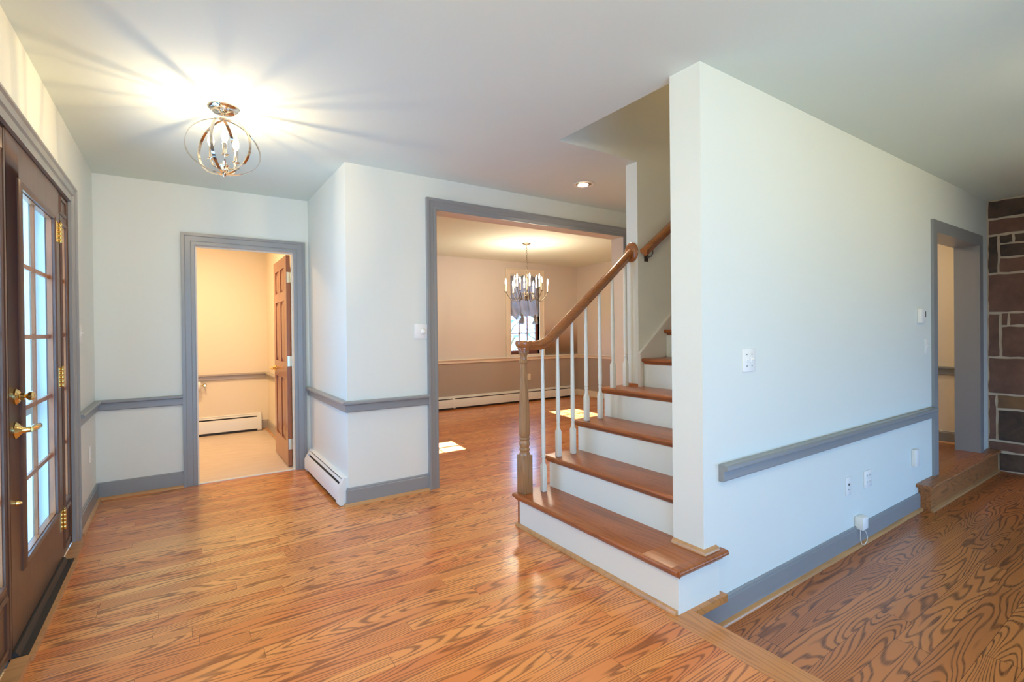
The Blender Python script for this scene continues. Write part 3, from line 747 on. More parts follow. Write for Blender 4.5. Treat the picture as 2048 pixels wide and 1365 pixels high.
# ------------------------------------------------------------------ front door and sidelights
D0, D1 = 2.665, 3.655
door = thing('door_1', (XL, 3.14, 0), 'brown wooden front door with ten glass panes at far left', 'door', kind='structure')
DT = .030
G = (2.855, 3.495, .335, 1.895)
slab = MB().wall('x', XL - DT, XL, D0 + .003, D1 - .003, .052, 2.078, [G])
so = build('door_slab', slab, M['door_wood'], door)
gm = MB().sweep([(G[1], G[2]), (G[1], G[3]), (G[0], G[3]), (G[0], G[2]), (G[1], G[2])], [(0, 0), (0, .008), (.012, .014), (.024, .012), (.034, .004), (.034, 0)], lambda u, z, d: (XL + d, u, z))
build('pane_moulding', gm, M['door_wood'], so)
mun = MB()
gy = [G[0], (G[0] + G[1]) / 2, G[1]]
gz = [G[2] + (G[3] - G[2]) * k / 5 for k in range(6)]
mun.box(XL - .024, XL - .012, gy[1] - .010, gy[1] + .010, G[2], G[3])
for z in gz[1:-1]: mun.box(XL - .024, XL - .0125, G[0], G[1], z - .010, z + .010)
for q in ((G[0], G[0] + .003, G[2], G[3]), (G[1] - .003, G[1], G[2], G[3]), (G[0], G[1], G[2], G[2] + .004), (G[0], G[1], G[3] - .004, G[3])): mun.box(XL - .0235, XL - .003, *q)
build('muntin_grid', mun, M['muntin'], door, label='orange brown muntins dividing ten panes')
for a in range(2):
    for k in range(5):
        build('glass_pane', MB().box(XL - .027, XL - .0245, gy[a], gy[a + 1], gz[k], gz[k + 1]), M['glass'], door)
# lever, deadbolt, small button, hinges
def lever_set(x, y, z, sx, sy, parent, mat, name='lever_handle', big=1.0):
    """rose plus lever; sx = outward normal sign along X, sy = lever direction along Y"""
    mb = MB()
    t = MB().lathe([(.033 * big, 0), (.033 * big, .004), (.026 * big, .012), (.015 * big, .020), (.012 * big, .024), (.011 * big, .05), (.0, .052)][:-1], (0, 0), 28)
    t.bm.transform(Matrix.Translation((x, y, z)) @ Matrix.Rotation(sx * PI / 2, 4, 'Y'))
    me = bpy.data.meshes.new('q'); t.bm.to_mesh(me); t.bm.free(); mb.bm.from_mesh(me)
    L_ = .115 * big
    mb.tube([(x + sx * .047, y - sy * .006, z), (x + sx * .048, y + sy * .03, z), (x + sx * .05, y + sy * .075, z), (x + sx * .05, y + sy * L_, z - .002), (x + sx * .044, y + sy * (L_ + .012), z - .002)], lambda t_: .0095 + .004 * math.sin(min(1, t_ * 1.1) * PI) - .004 * (t_ > .95), 12)
    return build(name, mb, mat, parent, sharp=40)
lever_set(XL, 2.745, .895, 1, 1, door, M['brass'])
t = MB().lathe([(.032, 0), (.032, .006), (.024, .014), (.015, .018), (.015, .03)], (0, 0), 28)
t.bm.transform(Matrix.Translation((XL, 2.748, 1.030)) @ Matrix.Rotation(PI / 2, 4, 'Y'))
db = build('deadbolt', t, M['brass'], door, label='round brass deadbolt with thumb turn')
tt = MB().lathe([(.006, 0), (.010, .006), (.024, .016), (.026, .026), (.016, .032)], (0, 0), 20)
tt.bm.transform(Matrix.Translation((XL + .026, 2.752, 1.030)) @ Matrix.Rotation(PI / 2, 4, 'Y') @ Matrix.Diagonal((.75, 1.0, 1, 1)))
build('thumb_turn', tt, M['brass'], db)
t = MB().lathe([(.010, 0), (.010, .006), (.006, .014), (.005, .02)], (0, 0), 14)
t.bm.transform(Matrix.Translation((XL, 2.735, .605)) @ Matrix.Rotation(PI / 2, 4, 'Y'))
build('lower_button', t, M['brass'], door, label='tiny brass button low on the door stile')
for z in (1.845, 1.045, .255):
    hg = MB().box(XL + .0, XL + .0025, D1 - .058, D1 - .002, z - .055, z + .055).box(XL + .0, XL + .0025, D1 + .008, D1 + .03, z - .055, z + .055)
    for k in range(5):
        zz = z - .055 + k * .022; hg.lathe([(.0065, zz + .001), (.0075, zz + .003), (.0075, zz + .019), (.0065, zz + .021)], (XL + .009, D1 + .003), 12)
    hg.lathe([(.003, z + .055), (.006, z + .058), (.003, z + .064)], (XL + .009, D1 + .003), 10)
    build('hinge', hg, M['brass'], door)
# frame posts, head, sidelights
fr = MB()
for a, b in ((2.34, 2.36), (2.645, D0), (D1, 3.677), (3.93, 3.95)):
    fr.box(XL - .034, XL - .001, a, b, .03, 2.085)
fr.box(XL - .034, XL - .001, 2.34, 3.95, 2.079, 2.10)
S('trim_20', fr, M['door_wood'], 'brown wooden posts and head of the front door frame', 'door frame')
def sidelight(name, a, b, label):
    w = thing(name, (XL, (a + b) / 2, .03), label, 'sidelight window', kind='structure')
    g0, g1, z0, z1 = a + .06, b - .055, .335, 1.91
    f = build('sidelight_frame', MB().wall('x', XL - .032, XL - .006, a, b, .03, 2.079, [(g0, g1, z0, z1)]), M['door_wood'], w)
    mo = MB()
    for u0, u1, q0, q1 in ((g0, g1, z0, z1), (a + .045, b - .045, 1.985, 2.05), (a + .045, b - .045, .09, .27)):
        mo.sweep([(u1, q0), (u1, q1), (u0, q1), (u0, q0), (u1, q0)], [(0, 0), (0, .006), (.01, .010), (.02, .003), (.02, 0)], lambda u, z, d: (XL - .006 + d, u, z))
    build('panel_moulding', mo, M['door_wood'], f)
    mg = MB()
    zz = [z0 + (z1 - z0) * k / 5 for k in range(6)]
    for z in zz[1:-1]: mg.box(XL - .026, XL - .014, g0, g1, z - .010, z + .010)
    mg.box(XL - .0255, XL - .008, g0, g0 + .002, z0, z1).box(XL - .0255, XL - .008, g1 - .003, g1, z0, z1)
    build('muntin', mg, M['muntin'], w)
    for k in range(5): build('glass_pane', MB().box(XL - .029, XL - .0265, g0, g1, zz[k], zz[k + 1]), M['glass'], w)
sidelight('window_1', 3.677, 3.93, 'narrow five pane sidelight between the front door hinges and grey casing')
sidelight('window_2', 2.36, 2.645, 'narrow sidelight on the latch side of the front door at the photo edge')
S('trim_21', MB().box(XL - .14, XL + .045, D0 - .02, D1 + .02, 0.0, .022).prism([(XL - .05, .022), (XL + .02, .022), (XL + .008, .045), (XL - .05, .05)], D0, D1, 'y'), M['sill_metal'], 'dark metal threshold below the front door', 'threshold')
S('trim_22', MB().box(XL + .0, XL + .055, 2.36, D0 - .021, 0, .03).box(XL, XL + .055, D1 + .021, 3.935, 0, .03).box(XL + .0455, XL + .062, D0 - .02, D1 + .02, 0, .02), M['shoe'], 'pale oak strip along the foot of the front door', 'threshold')
# storm door outside
sd = thing('storm_door', (XL - .145, 3.14, 0), 'white storm door frame behind the front door panes', 'storm door')
mb = MB().wall('x', XL - .138, XL - .112, D0, D1, .03, 2.079, [(D0 + .03, D1 - .045, .12, .86), (D0 + .03, D1 - .045, .92, 2.03)])
for a, b in ((2.341, 2.36), (2.645, D0 - .001), (D1 + .001, 3.677), (3.93, 3.949)): mb.box(XL - .139, XL - .035, a, b, .03, 2.079)
build('storm_frame', mb, M['white_frame'], sd)
build('storm_glass', MB().box(XL - .126, XL - .122, D0 + .03, D1 - .045, .12, .86).box(XL - .126, XL - .122, D0 + .03, D1 - .045, .92, 2.03), M['glass'], sd)

# ------------------------------------------------------------------ bathroom door and contents
bd = thing('door_2', (.84, 5.06, .01), 'open red brown six panel door swung into the bathroom', 'door', kind='structure')
BX0, BX1 = .838, .873
cells = []
ya, yb = 5.075, 5.820
P2 = [(ya + .105, ya + .335), (ya + .41, ya + .64)]
ZR = [(.24, .84), (1.0, 1.60), (1.69, 1.92)]
holes = [(p[0], p[1], z[0], z[1]) for p in P2 for z in ZR]
bs = build('door_slab', MB().wall('x', BX0, BX1, ya, yb, .012, 2.025, holes), M['bath_door'], bd)
for h in holes:
    pn = MB().box(BX0 + .012, BX1 - .012, h[0], h[1], h[2], h[3])
    for sgn, xx in ((-1, BX0 + .012), (1, BX1 - .012)):
        g = .04
        v = [pn.bm.verts.new((xx, a, b)) for a, b in ((h[0] + .012, h[2] + .012), (h[1] - .012, h[2] + .012), (h[1] - .012, h[3] - .012), (h[0] + .012, h[3] - .012))]
        w = [pn.bm.verts.new((xx + sgn * .009, a, b)) for a, b in ((h[0] + g, h[2] + g), (h[1] - g, h[2] + g), (h[1] - g, h[3] - g), (h[0] + g, h[3] - g))]
        for k in range(4): pn.bm.faces.new((v[k], v[(k + 1) % 4], w[(k + 1) % 4], w[k]))
        pn.bm.faces.new(w)
    build('raised_panel', pn, M['bath_door'], bd)
lever_set(BX0, yb - .065, .915, -1, -1, bd, M['brass'])
lever_set(BX1, yb - .065, .915, 1, -1, bd, M['brass'])
for z in (1.815, 1.014, .22):
    hg = MB().box(BX0 + .004, BX1 - .002, ya - .0025, ya + .0, z - .05, z + .05).lathe([(.006, z - .05), (.006, z + .05)], (BX1 + .003, ya - .006), 12)
    for dz in (-.035, 0, .035): hg.lathe([(.003, 0), (.002, .001)], (0, 0), 8) if False else None
    build('hinge', hg, M['satin_brass'], bd, label='pale metal butt hinge')

def heater(name, p0, p1, nrm, length_gap, label, zt=.20, flip=False, depth=.068, joints=()):
    """hydronic baseboard cover between two floor points along a wall; nrm = 2D outward normal"""
    a, b = Vector(p0), Vector(p1); d = (b - a).normalized(); n_ = Vector(nrm); L_ = (b - a).length
    root = thing(name, (a.x, a.y, 0), label, 'baseboard heater', 'baseboard heaters')
    def P(s, o_, z): q = a + d * s + n_ * o_; return (q.x, q.y, z)
    def ext(mb, prof, s0, s1):
        lo = [mb.bm.verts.new(P(s0, o_, z)) for o_, z in prof]; hi = [mb.bm.verts.new(P(s1, o_, z)) for o_, z in prof]; k_ = len(prof)
        for k in range(k_): mb.bm.faces.new((lo[k], lo[(k + 1) % k_], hi[(k + 1) % k_], hi[k]))
        mb.bm.faces.new(lo[::-1]); mb.bm.faces.new(hi); return mb
    D = depth; E_ = .05
    back = ext(MB(), [(0, .012), (.006, .012), (.006, zt - .012), (D * .5, zt - .004), (D * .52, zt - .012), (D*.52, zt), (0, zt)][:0] or [(0, .012), (.005, .012), (.005, zt - .006), (.022, zt - .006), (.030, zt - .012), (.030, zt - .007), (.022, zt), (0, zt)], E_, L_ - E_)
    build('back_plate', back, M['heater'], root)
    segs = [E_, *joints, L_ - E_]
    for s0, s1 in zip(segs, segs[1:]):
        front = ext(MB(), [(D - .006, .036), (D, .034), (D, zt * .56), (.052, zt - .049), (.049, zt - .051), (D - .006, zt * .55)], s0 + (.0 if s0 == E_ else .0), s1)
        build('front_cover', front, M['heater'], root)
    gap_fill = ext(MB(), [(.008, .012), (D - .014, .012), (D - .010, zt * .52), (.040, zt - .056), (.022, zt - .018), (.008, zt - .018)], E_, L_ - E_)  # solid black fill; the shade inside the gaps is put into its colour
    build('gap_shade', gap_fill, M['heater_dark'], root, label='black fill painting the shade in the heater gap')
    damper = ext(MB(), [(.0335, zt - .014), (.0425, zt - .034), (.0455, zt - .033), (.0365, zt - .013)], E_, L_ - E_)
    build('damper_blade', damper, M['heater'], root)
    for s0, s1 in ((0, E_), (L_ - E_, L_)):
        cap_ = ext(MB(), [(0, .004), (.03, .004), (D - .016, .004), (D + .002, .022), (D + .003, zt * .56), (.026, zt + .003), (0, zt + .003)], s0, s1)
        build('end_cap', cap_, M['heater'], root)
    for s in joints:
        build('joint_strip', ext(MB(), [(D - .004, .024), (D + .003, .024), (D + .003, zt * .56), (D - .02, zt - .038), (.026, zt + .003), (.022, zt), (.044, zt - .036), (D - .008, zt * .55)], s - .02, s + .02), M['heater'], root)
    return root
heater('baseboard_heater', (XC, YB - .10), (XC, YD + .016), (-1, 0), 0, 'white baseboard heater on the bright wall beside the bathroom doorway', zt=.20, depth=.072)
heater('baseboard_heater', (XL + .3, YF), (.875, YF), (0, -1), 0, 'cream baseboard heater under the rail inside the bathroom', zt=.235)
heater('baseboard_heater', (1.75, YF), (6.33, YF), (0, -1), 0, 'long cream baseboard heater below the dining room window', zt=.215, joints=(1.98,))

# paper holder in the bathroom
hold = thing('toilet_paper_holder', (.215, YF, .62), 'small brass paper holder on the bathroom back wall', 'paper holder')
for x in (.06, .245):
    t = MB().lathe([(.022, 0), (.022, .005), (.014, .012), (.009, .016), (.009, .05), (.013, .055), (.013, .068)], (0, 0), 18)
    t.bm.transform(Matrix.Translation((x, YF, .640)) @ Matrix.Rotation(PI / 2, 4, 'X'))
    build('post', t, M['brass'], hold)
build('roller', MB().tube([(.06, YF - .06, .640), (.245, YF - .06, .640)], .006, 10), M['brass'], hold)
rb = MB(); n = 28
t = MB().lathe([(.02, 0), (.052, 0), (.054, .004), (.054, .096), (.052, .1), (.02, .1)], (0, 0), 32)
t.bm.transform(Matrix.Translation((.10, YF - .0605, .640)) @ Matrix.Rotation(PI / 2, 4, 'Y'))
build('toilet_roll', t, M['paper'], None, label='white toilet roll on the brass holder in the bathroom', cat='toilet roll')
ob = thing('electrical_outlet', (.14, YF, .30), 'small cream outlet low on the bathroom back wall above the heater', 'outlet', 'electrical outlets low on the walls')
build('cover_plate', MB().bevel_box(.115, .185, YF - .006, YF, .275, .39, .002), M['plate'], ob)

# ------------------------------------------------------------------ plates on the walls
def plate(name, loc, w, h, plane, n, label, cat, feats, mat=None, th=.006):
    """cover plate on a wall; feats = list of (kind, du, dz)"""
    x, y, z = loc
    root = thing(name, (x, y, z - h / 2), label, cat, {'light switch': 'light switches on the walls', 'outlet': 'electrical outlets low on the walls'}.get(cat))
    def B(mb, u0, u1, d0, d1, z0, z1, bev=None):
        lo, hi = sorted((n * d0, n * d1))
        if plane == 'y': a = (x + u0, x + u1, y + lo, y + hi, z + z0, z + z1)
        else: a = (x + lo, x + hi, y + u0, y + u1, z + z0, z + z1)
        return mb.bevel_box(*a, bev) if bev else mb.box(*a)
    build('cover_plate', B(MB(), -w / 2, w / 2, 0, th, -h / 2, h / 2, .0025), mat or M['plate'], root)
    for kind, du, dz in feats:
        if kind == 'toggle':
            build('toggle', B(B(MB(), du - .005, du + .005, th - .001, th + .002, dz - .012, dz + .012), du - .0035, du + .0035, th, th + .014, dz + .001, dz + .009, .0015), mat or M['plate'], root)
        elif kind == 'slot':
            build('dark_slot', B(MB(), du - .006, du + .006, th - .001, th + .0006, dz - .013, dz + .013), M['plate_dark'], root)
        elif kind == 'screw':
            build('screw', B(MB(), du - .003, du + .003, th - .001, th + .001, dz - .003, dz + .003), M['plate_dark'], root)
        elif kind == 'socket':
            so_ = build('socket', B(MB(), du - .016, du + .016, th - .001, th + .0015, dz - .014, dz + .014, .001), mat or M['plate'], root)
            build('socket_slots', B(B(MB(), du - .009, du - .006, th, th + .002, dz - .002, dz + .008), du + .006, du + .009, th, th + .002, dz - .002, dz + .008), M['plate_dark'], so_)
        elif kind == 'jack':
            build('jack', B(MB(), du - .006, du + .006, th - .001, th + .004, dz - .006, dz + .006, .001), M['plate_dark'], root)
        elif kind == 'dial':
            t = MB().lathe([(.022, 0), (.022, .006), (.017, .012), (.015, .02), (.011, .022)], (0, 0), 28)
            t.bm.transform(Matrix.Translation((x + du, y + n * (th - .001), z + dz)) @ Matrix.Rotation(PI / 2, 4, 'X'))
            dl = build('dial', t, M['plate'], root)
            t = MB().lathe([(.026, 0), (.026, .002)], (0, 0), 28); t.bm.transform(Matrix.Translation((x + du, y + n * th, z + dz)) @ Matrix.Rotation(PI / 2, 4, 'X'))
            build('dial_ring', t, M['cream'], dl)
    return root
plate('light_switch', (2.422, YR, 1.113), .118, .118, 'y', -1, 'double toggle switch plate on the right wall nearest the stairs', 'light switch', [('toggle', -.023, 0), ('toggle', .023, 0), ('screw', -.023, .03), ('screw', .023, .03), ('screw', -.023, -.03), ('screw', .023, -.03)])
plate('light_switch', (4.995, YR, 1.12), .075, .118, 'y', -1, 'single switch plate beside the grey casing of the right doorway', 'light switch', [('toggle', .0, 0)])
th_ = thing('thermostat', (4.865, YR, 1.31), 'white two part thermostat box high on the right wall', 'thermostat')
build('housing', MB().bevel_box(4.80, 4.865, YR - .028, YR, 1.308, 1.42, .004), M['plate'], th_)
build('sensor_box', MB().bevel_box(4.875, 4.925, YR - .022, YR, 1.315, 1.41, .004), M['plate'], th_)
build('display_slot', MB().box(4.905, 4.922, YR - .0228, YR - .02, 1.355, 1.40), M['plate_dark'], th_)
plate('cable_plate', (3.559, YR, .252), .072, .118, 'y', -1, 'white plate with one dark cable jack low on the right wall', 'wall plate', [('jack', 0, .012), ('screw', 0, -.022)])
plate('electrical_outlet', (3.857, YR, .248), .118, .118, 'y', -1, 'double wide outlet with four sockets low on the right wall', 'outlet', [('socket', -.023, .021), ('socket', .023, .021), ('socket', -.023, -.021), ('socket', .023, -.021)])
sc_ = thing('signal_box', (4.70, YR, .20), 'slim white box low on the right wall nearest the doorway', 'wall box')
build('housing', MB().bevel_box(4.66, 4.735, YR - .03, YR, .20, .33, .005), M['plate'], sc_)
ad = thing('power_adapter', (3.69, YR - .03, -.045), 'white adapter box with a thin cord on the grey baseboard', 'adapter')
build('housing', MB().bevel_box(3.655, 3.735, YR - .05, YR - .0005, -.045, .035, .004), M['plate'], ad)
build('cord', MB().tube([(3.70, YR - .035, -.043), (3.725, YR - .04, -.075), (3.745, YR - .04, -.11), (3.735, YR - .04, -.135), (3.70, YR - .04, -.146), (3.672, YR - .035, -.14), (3.664, YR - .03, -.11), (3.664, YR - .03, -.043)], .0022, 8), M['plate'], ad)
plate('dimmer_switch', (1.604, YD, 1.282), .118, .118, 'y', -1, 'white plate with a round dial left of the dining opening', 'light switch', [('dial', .012, 0)])
plate('light_switch', (XL, 4.30, 1.288), .075, .118, 'x', 1, 'switch plate seen edge on beside the front door casing', 'light switch', [('toggle', 0, 0)])
plate('electrical_outlet', (XL, 4.66, .42), .072, .118, 'x', 1, 'outlet seen edge on under the rail in the left corner', 'outlet', [('socket', 0, .021), ('socket', 0, -.021)])
plate('electrical_outlet', (5.30, YF, .44), .072, .118, 'y', -1, 'outlet on the taupe wall below the dining room window', 'outlet', [('socket', 0, .021), ('socket', 0, -.021)], mat=M['cream'])

# ------------------------------------------------------------------ step up to the right doorway
ds = thing('doorway_step', (5.7, 1.36, ZL), 'low weathered oak step up to the right hand doorway', 'step')
build('tread', MB().prism([(1.3215, ZP - .026), (1.312, ZP - .022), (1.308, ZP - .012), (1.313, ZP - .002), (1.32, ZP), (YR + .02, ZP), (YR + .02, ZP - .026)], 4.752, XST - .03, 'x'), M['step_oak'], ds)
build('riser', MB().box(4.80, XST - .03, 1.335, 1.365, ZL, ZP - .027).box(4.80, 4.83, 1.366, YR - .001, ZL, ZP - .027), M['step_oak'], ds)
build('shoe_moulding', MB().prism([(1.335, ZL), (1.315, ZL), (1.318, ZL + .012), (1.335, ZL + .02)], 4.80, XST - .03, 'x'), M['shoe'], ds)

# ------------------------------------------------------------------ dining window and shade
w = thing('window_3', (5.225, YF, .8), 'red brown window under a grey shade in the dining room', 'window', kind='structure')
cz = MB().sweep([(GLX1, .826), (GLX1, 2.31), (GLX0, 2.31), (GLX0, .826)], [(0, 0), (0, .014), (.02, .018), (.08, .022), (.085, .03), (.105, .03), (.105, 0)], lambda a, b, d: (a, YF - d, b))
build('casing', cz, M['cream'], w, label='cream moulded window casing')
build('reveal', MB().box(GLX0 - .015, GLX0, YF - .001, YF + .15, .865, 2.31).box(GLX1, GLX1 + .015, YF - .001, YF + .15, .865, 2.31).box(GLX0, GLX1, YF - .001, YF + .15, 2.31, 2.325).box(GLX0, GLX1, YF - .012, YF + .15, .828, .865), M['cream'], w)
def sash(z0, z1, yy):
    s = MB().wall('y', yy, yy + .035, GLX0, GLX1, z0, z1, [(GLX0 + .05, GLX1 - .05, z0 + .065, z1 - .04)])
    so = build('sash', s, M['sash'], w)
    mm = MB(); a0, a1 = GLX0 + .05, GLX1 - .05
    for k in (1, 2): xx = a0 + (a1 - a0) * k / 3; mm.box(xx - .009, xx + .009, yy + .006, yy + .029, z0 + .065, z1 - .04)
    zz = z0 + .065 + (z1 - z0 - .105) / 2
    mm.box(a0, a1, yy + .007, yy + .028, zz - .009, zz + .009)
    build('muntin', mm, M['sash'], so)
    build('glass_pane', MB().box(a0, a1, yy + .016, yy + .019, z0 + .065, z1 - .04), M['glass'], so)
sash(.866, 1.60, YF + .05)
sash(1.57, 2.309, YF + .09)
w4 = thing('window_4', (2.59, YF, 1.6), 'high window hidden behind the dining room front wall', 'window', kind='structure')
build('muntin', MB().box(2.58, 2.60, YF + .06, YF + .08, 1.62, 2.05).box(2.32, 2.579, YF + .06, YF + .08, 1.83, 1.85).box(2.601, 2.86, YF + .06, YF + .08, 1.83, 1.85), M['sash'], w4)

sh = thing('balloon_shade', (5.225, YF, 1.45), 'gathered grey satin shade hanging in the dining room window', 'window shade')
g = MB(); nu, nv = 60, 44
def edge(u):
    return 1.60 - .055 * abs(math.sin(PI * u * 3)) ** .8 - .06 * (u < .33) * math.sin(PI * min(1, u * 3)) - .03 * (u > .66)
grid = []
for i in range(nu + 1):
    u = i / nu; row = []
    for j in range(nv + 1):
        v = j / nv
        zt, zb = 2.30, edge(u)
        z = zt + (zb - zt) * v
        pouf = math.exp(-((v - .9) / .12) ** 2)
        yy = YF + .02 - .012 * math.sin(u * 6 * PI) - .07 * pouf * abs(math.sin(PI * u * 3)) - .02 * v + .006 * math.sin(u * 23 + v * 9)
        row.append(g.bm.verts.new((GLX0 + .012 + (GLX1 - GLX0 - .024) * u, yy, z)))
    grid.append(row)
for i in range(nu):
    for j in range(nv): g.bm.faces.new((grid[i][j], grid[i + 1][j], grid[i + 1][j + 1], grid[i][j + 1]))
so = build('cloth', g, M['satin'], sh, sharp=80)
sol = so.modifiers.new('thickness', 'SOLIDIFY'); sol.thickness = .003
for uc in (.33, .80):
    t = MB(); xc = GLX0 + .012 + (GLX1 - GLX0 - .024) * uc; rows_ = []
    for j in range(9):
        v = j / 8; wd = .018 + .05 * v
        rows_.append([t.bm.verts.new((xc + (k / 8 - .5) * 2 * wd + .02 * v * (uc - .5), YF - .035 - .03 * math.sin(v * PI) + .012 * math.sin(k * 2.1), 1.60 - .19 * v + .012 * math.cos(k * 1.7) * v)) for k in range(9)])
    for a, b in zip(rows_, rows_[1:]):
        for k in range(8): t.bm.faces.new((a[k], a[k + 1], b[k + 1], b[k]))
    tl = build('tie_tail', t, M['satin'], sh, sharp=80)
    tl.modifiers.new('thickness', 'SOLIDIFY').thickness = .003
    build('tie_cord', MB().tube([(xc, YF - .05, 1.62), (xc + .01, YF - .085, 1.58), (xc + .02, YF - .08, 1.50), (xc + .015, YF - .07, 1.43)], .004, 8), M['white'], sh)
build('headrail', MB().box(GLX0 + .004, GLX1 - .004, YF + .005, YF + .04, 2.285, 2.309), M['white'], sh)

# ------------------------------------------------------------------ foyer ceiling fixture
fx, fy = .212, 3.155
fl = thing('ceiling_light', (fx, fy, ZC), 'polished nickel orb light with three lit candles on the entry ceiling', 'ceiling light')
build('canopy', MB().lathe([(.078, ZC), (.078, ZC - .006), (.070, ZC - .016), (.058, ZC - .022), (.054, ZC - .030), (.030, ZC - .036), (.010, ZC - .04)], (fx, fy), 40), M['nickel'], fl)
build('stem', MB().lathe([(.006, ZC - .075), (.006, ZC - .038)], (fx, fy), 12).lathe([(.012, 2.462), (.024, 2.468), (.024, 2.474), (.010, 2.480)], (fx, fy), 24), M['nickel'], fl)
ct = math.atan2(r0.y, r0.x)
for k in range(3):
    a = math.radians(8.0) + k * PI / 3
    dx, dy = math.cos(a), math.sin(a)
    ov = []
    for q in range(72):
        t_ = 2 * PI * q / 72
        rr_ = .184 * math.sin(t_) * (1 + .10 * math.cos(t_) * -1); zz = 2.318 + .150 * math.cos(t_) - .0 
        ov.append((fx + dx * rr_, fy + dy * rr_, zz - .0012 * k))
    build('orb_ring', MB().ribbon(ov, (-dy, dx, 0), .015, .004), M['nickel'], fl, sharp=40)
build('hub', MB().lathe([(.004, 2.150), (.010, 2.156), (.008, 2.166), (.018, 2.176), (.022, 2.188), (.018, 2.200), (.026, 2.210), (.026, 2.216), (.010, 2.226), (.006, 2.24)], (fx, fy), 28), M['nickel'], fl)
for k in range(3):
    a = math.radians(-91) + k * 2 * PI / 3
    cx, cy = fx + .070 * math.cos(a), fy + .070 * math.sin(a)
    zc_ = 2.252
    arm = MB().tube([(fx + .015 * math.cos(a), fy + .015 * math.sin(a), 2.205), (fx + .035 * math.cos(a), fy + .035 * math.sin(a), 2.200), (fx + .058 * math.cos(a), fy + .058 * math.sin(a), 2.214), (cx, cy, 2.235), (cx, cy, zc_)], .005, 10)
    arm.lathe([(.006, zc_ - .006), (.018, zc_ - .002), (.019, zc_ + .002), (.008, zc_ + .005)], (cx, cy), 20)
    ao = build('candle_arm', arm, M['nickel'], fl)
    build('candle_sleeve', MB().lathe([(.0105, zc_ + .004), (.0105, zc_ + .064), (.008, zc_ + .066)], (cx, cy), 18), M['nickel'], ao)
    build('candle_bulb', MB().lathe([(.006, zc_ + .064), (.010, zc_ + .072), (.0155, zc_ + .088), (.0165, zc_ + .100), (.013, zc_ + .120), (.006, zc_ + .142), (.001, zc_ + .158)], (cx, cy), 18), M['bulb'], ao, label='glowing flame shaped bulb')
    lamp('candle_filament', 'POINT', (cx, cy, zc_ + .100), 7.2, (1.0, 0.71, 0.38), size=.005)

# ------------------------------------------------------------------ recessed light
rx, ry2 = 2.885, 3.145
rl = thing('recessed_light', (rx, ry2, ZC), 'round recessed light in the ceiling left of the stairs', 'recessed light')
t = MB(); n = 36
prof = [(.066, ZC - .0005), (.090, ZC - .0005), (.092, ZC - .004), (.088, ZC - .007), (.068, ZC - .005)]
rg = [[t.bm.verts.new((rx + r_ * math.cos(2 * PI * k / n), ry2 + r_ * math.sin(2 * PI * k / n), z)) for k in range(n)] for r_, z in prof]
for a, b in zip(rg, rg[1:] + rg[:1]):
    for k in range(n): t.bm.faces.new((a[k], a[(k + 1) % n], b[(k + 1) % n], b[k]))
build('trim_ring', t, M['cream'], rl)
build('baffle', MB().lathe([(.062, ZC - .0045), (.066, ZC - .0045), (.066, ZC - .001), (.05, ZC - .0008)], (rx, ry2), 36), M['can'], rl)
build('flood_bulb', MB().lathe([(.030, ZC - .010), (.040, ZC - .0088), (.045, ZC - .006), (.045, ZC - .004)], (rx + .004, ry2 + .012), 32), M['can_bulb'], rl)

sp = lamp('flood_lamp', 'SPOT', (rx, ry2, ZC - .012), 70, (1.0, 0.84, 0.62), size=.04, direction=(0, 0, -1))
sp.data.spot_size = math.radians(150); sp.data.spot_blend = .8

# ------------------------------------------------------------------ dining chandelier
hx, hy = 4.105, 5.681
ch = thing('chandelier', (hx, hy, ZC), 'bronze candle chandelier hanging on a chain in the dining room', 'chandelier')
build('canopy', MB().lathe([(.062, ZC), (.062, ZC - .006), (.050, ZC - .016), (.018, ZC - .026), (.008, ZC - .034)], (hx, hy), 32), M['iron'], ch)
chn = MB(); z = ZC - .032; k = 0
while z > 2.07:
    ax = (1, 0) if k % 2 else (0, 1)
    chn.tube([(hx + ax[0] * .009 * math.sin(q * PI / 6), hy + ax[1] * .009 * math.sin(q * PI / 6), z - .020 + .020 * math.cos(q * PI / 6)) for q in range(12)], .0024, 6, closed=True)
    z -= .033; k += 1
build('chain', chn, M['iron'], ch)
build('center_column', MB().lathe([(.004, 1.715), (.010, 1.722), (.016, 1.735), (.011, 1.745), (.030, 1.765), (.034, 1.785), (.022, 1.80), (.012, 1.815), (.010, 1.86), (.016, 1.875), (.010, 1.89), (.008, 2.03), (.012, 2.04), (.006, 2.06)], (hx, hy), 24), M['iron'], ch)
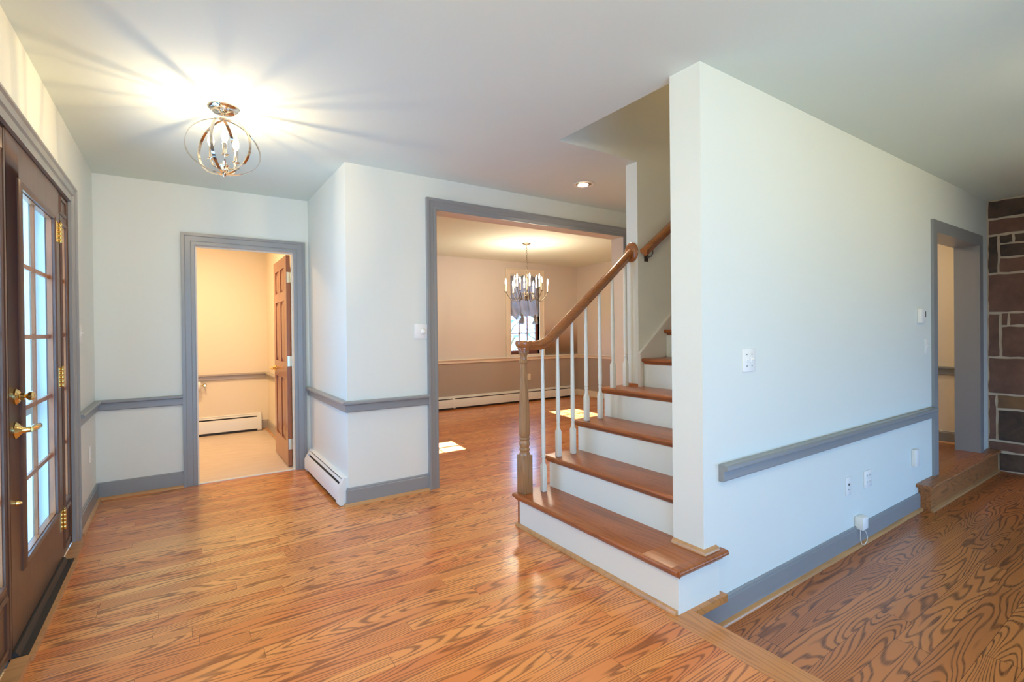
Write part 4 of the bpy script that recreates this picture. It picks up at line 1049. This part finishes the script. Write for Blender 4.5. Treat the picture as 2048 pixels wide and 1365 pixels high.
for tier, (cnt, R_, zc_, ph0) in enumerate(((6, .305, 1.842, .18), (6, .185, 1.905, .18 + PI / 6))):
    for k in range(cnt):
        a = ct + ph0 + 2 * PI * k / cnt
        cx, cy = hx + R_ * math.cos(a), hy + R_ * math.sin(a)
        pth = []
        for q in range(13):
            s = q / 12
            rr_ = .02 + (R_ - .02) * s
            zz = 1.785 + .045 * math.sin(min(1, s * 2.6) * PI) * (s < .385) - .085 * math.sin(max(0, (s - .25) / .75) * PI) + (zc_ - 1.79) * s ** 3
            pth.append((hx + rr_ * math.cos(a), hy + rr_ * math.sin(a), zz))
        pth.append((cx, cy, zc_))
        arm = MB().tube(pth, .0045, 8).lathe([(.005, zc_ - .008), (.024, zc_ - .002), (.026, zc_ + .002), (.010, zc_ + .004)], (cx, cy), 18)
        ao = build('candle_arm', arm, M['iron'], ch)
        build('candle_sleeve', MB().lathe([(.0115, zc_ + .003), (.0115, zc_ + .105), (.009, zc_ + .107)], (cx, cy), 14), M['candle'], ao, label='cream candle sleeve')
        build('candle_bulb', MB().lathe([(.006, zc_ + .105), (.010, zc_ + .115), (.0125, zc_ + .132), (.0105, zc_ + .152), (.005, zc_ + .178), (.001, zc_ + .188)], (cx, cy), 14), M['bulb_far'], ao, label='glowing flame shaped bulb')
        lamp('chandelier_filament', 'POINT', (cx, cy, zc_ + .138), 3.6, (1.0, 0.83, 0.62), size=.006)

# ------------------------------------------------------------------ outdoors beyond the windows
S('ground', MB().box(-14, 18, YF + .2, 26, -.62, -.6), M['ground'], 'lawn outside the dining room window', 'ground')
def tree(x, y, h, r, seed, label):
    rnd = random.Random(seed)
    root = thing('garden_tree', (x, y, -.6), label, 'tree', 'trees outside the dining window')
    tk = MB().tube([(x, y, -.6), (x + .1, y, h * .4 - .6), (x, y + .1, h * .8 - .6)], lambda t_: .13 - .08 * t_, 10)
    for k in range(7):
        a = rnd.uniform(0, 2 * PI); zz = h * rnd.uniform(.3, .7) - .6; l = r * .8
        tk.tube([(x + .05, y, zz), (x + l * .5 * math.cos(a), y + l * .5 * math.sin(a), zz + .4), (x + l * math.cos(a), y + l * math.sin(a), zz + .6)], lambda t_: .045 - .03 * t_, 6)
    build('trunk', tk, M['bark'], root)
    cr = MB()
    for k in range(36):
        th, u = rnd.uniform(0, 2 * PI), rnd.uniform(-1, 1); q = r * rnd.uniform(.3, 1) ** .5; s_ = math.sqrt(1 - u * u)
        p = Vector((x + q * s_ * math.cos(th), y + q * s_ * math.sin(th), h * .62 - .6 + q * u * 1.2))
        d1 = Vector((rnd.gauss(0, 1), rnd.gauss(0, 1), rnd.gauss(0, 1))).normalized(); d2 = d1.orthogonal().normalized()
        sz = rnd.uniform(.08, .17)
        vs = [cr.bm.verts.new(p + d1 * sz * a + d2 * sz * .5 * b) for a, b in ((-1, 0), (0, -1), (1, 0), (0, 1))]
        cr.bm.faces.new(vs)
    build('crown', cr, M['foliage'], root)
tree(8.95, 13.6, 2.6, .75, 3, 'leafy garden tree nearest the dining room window')
tree(13.2, 17.2, 3.0, 1.0, 5, 'tall garden tree farther beyond the dining room window')
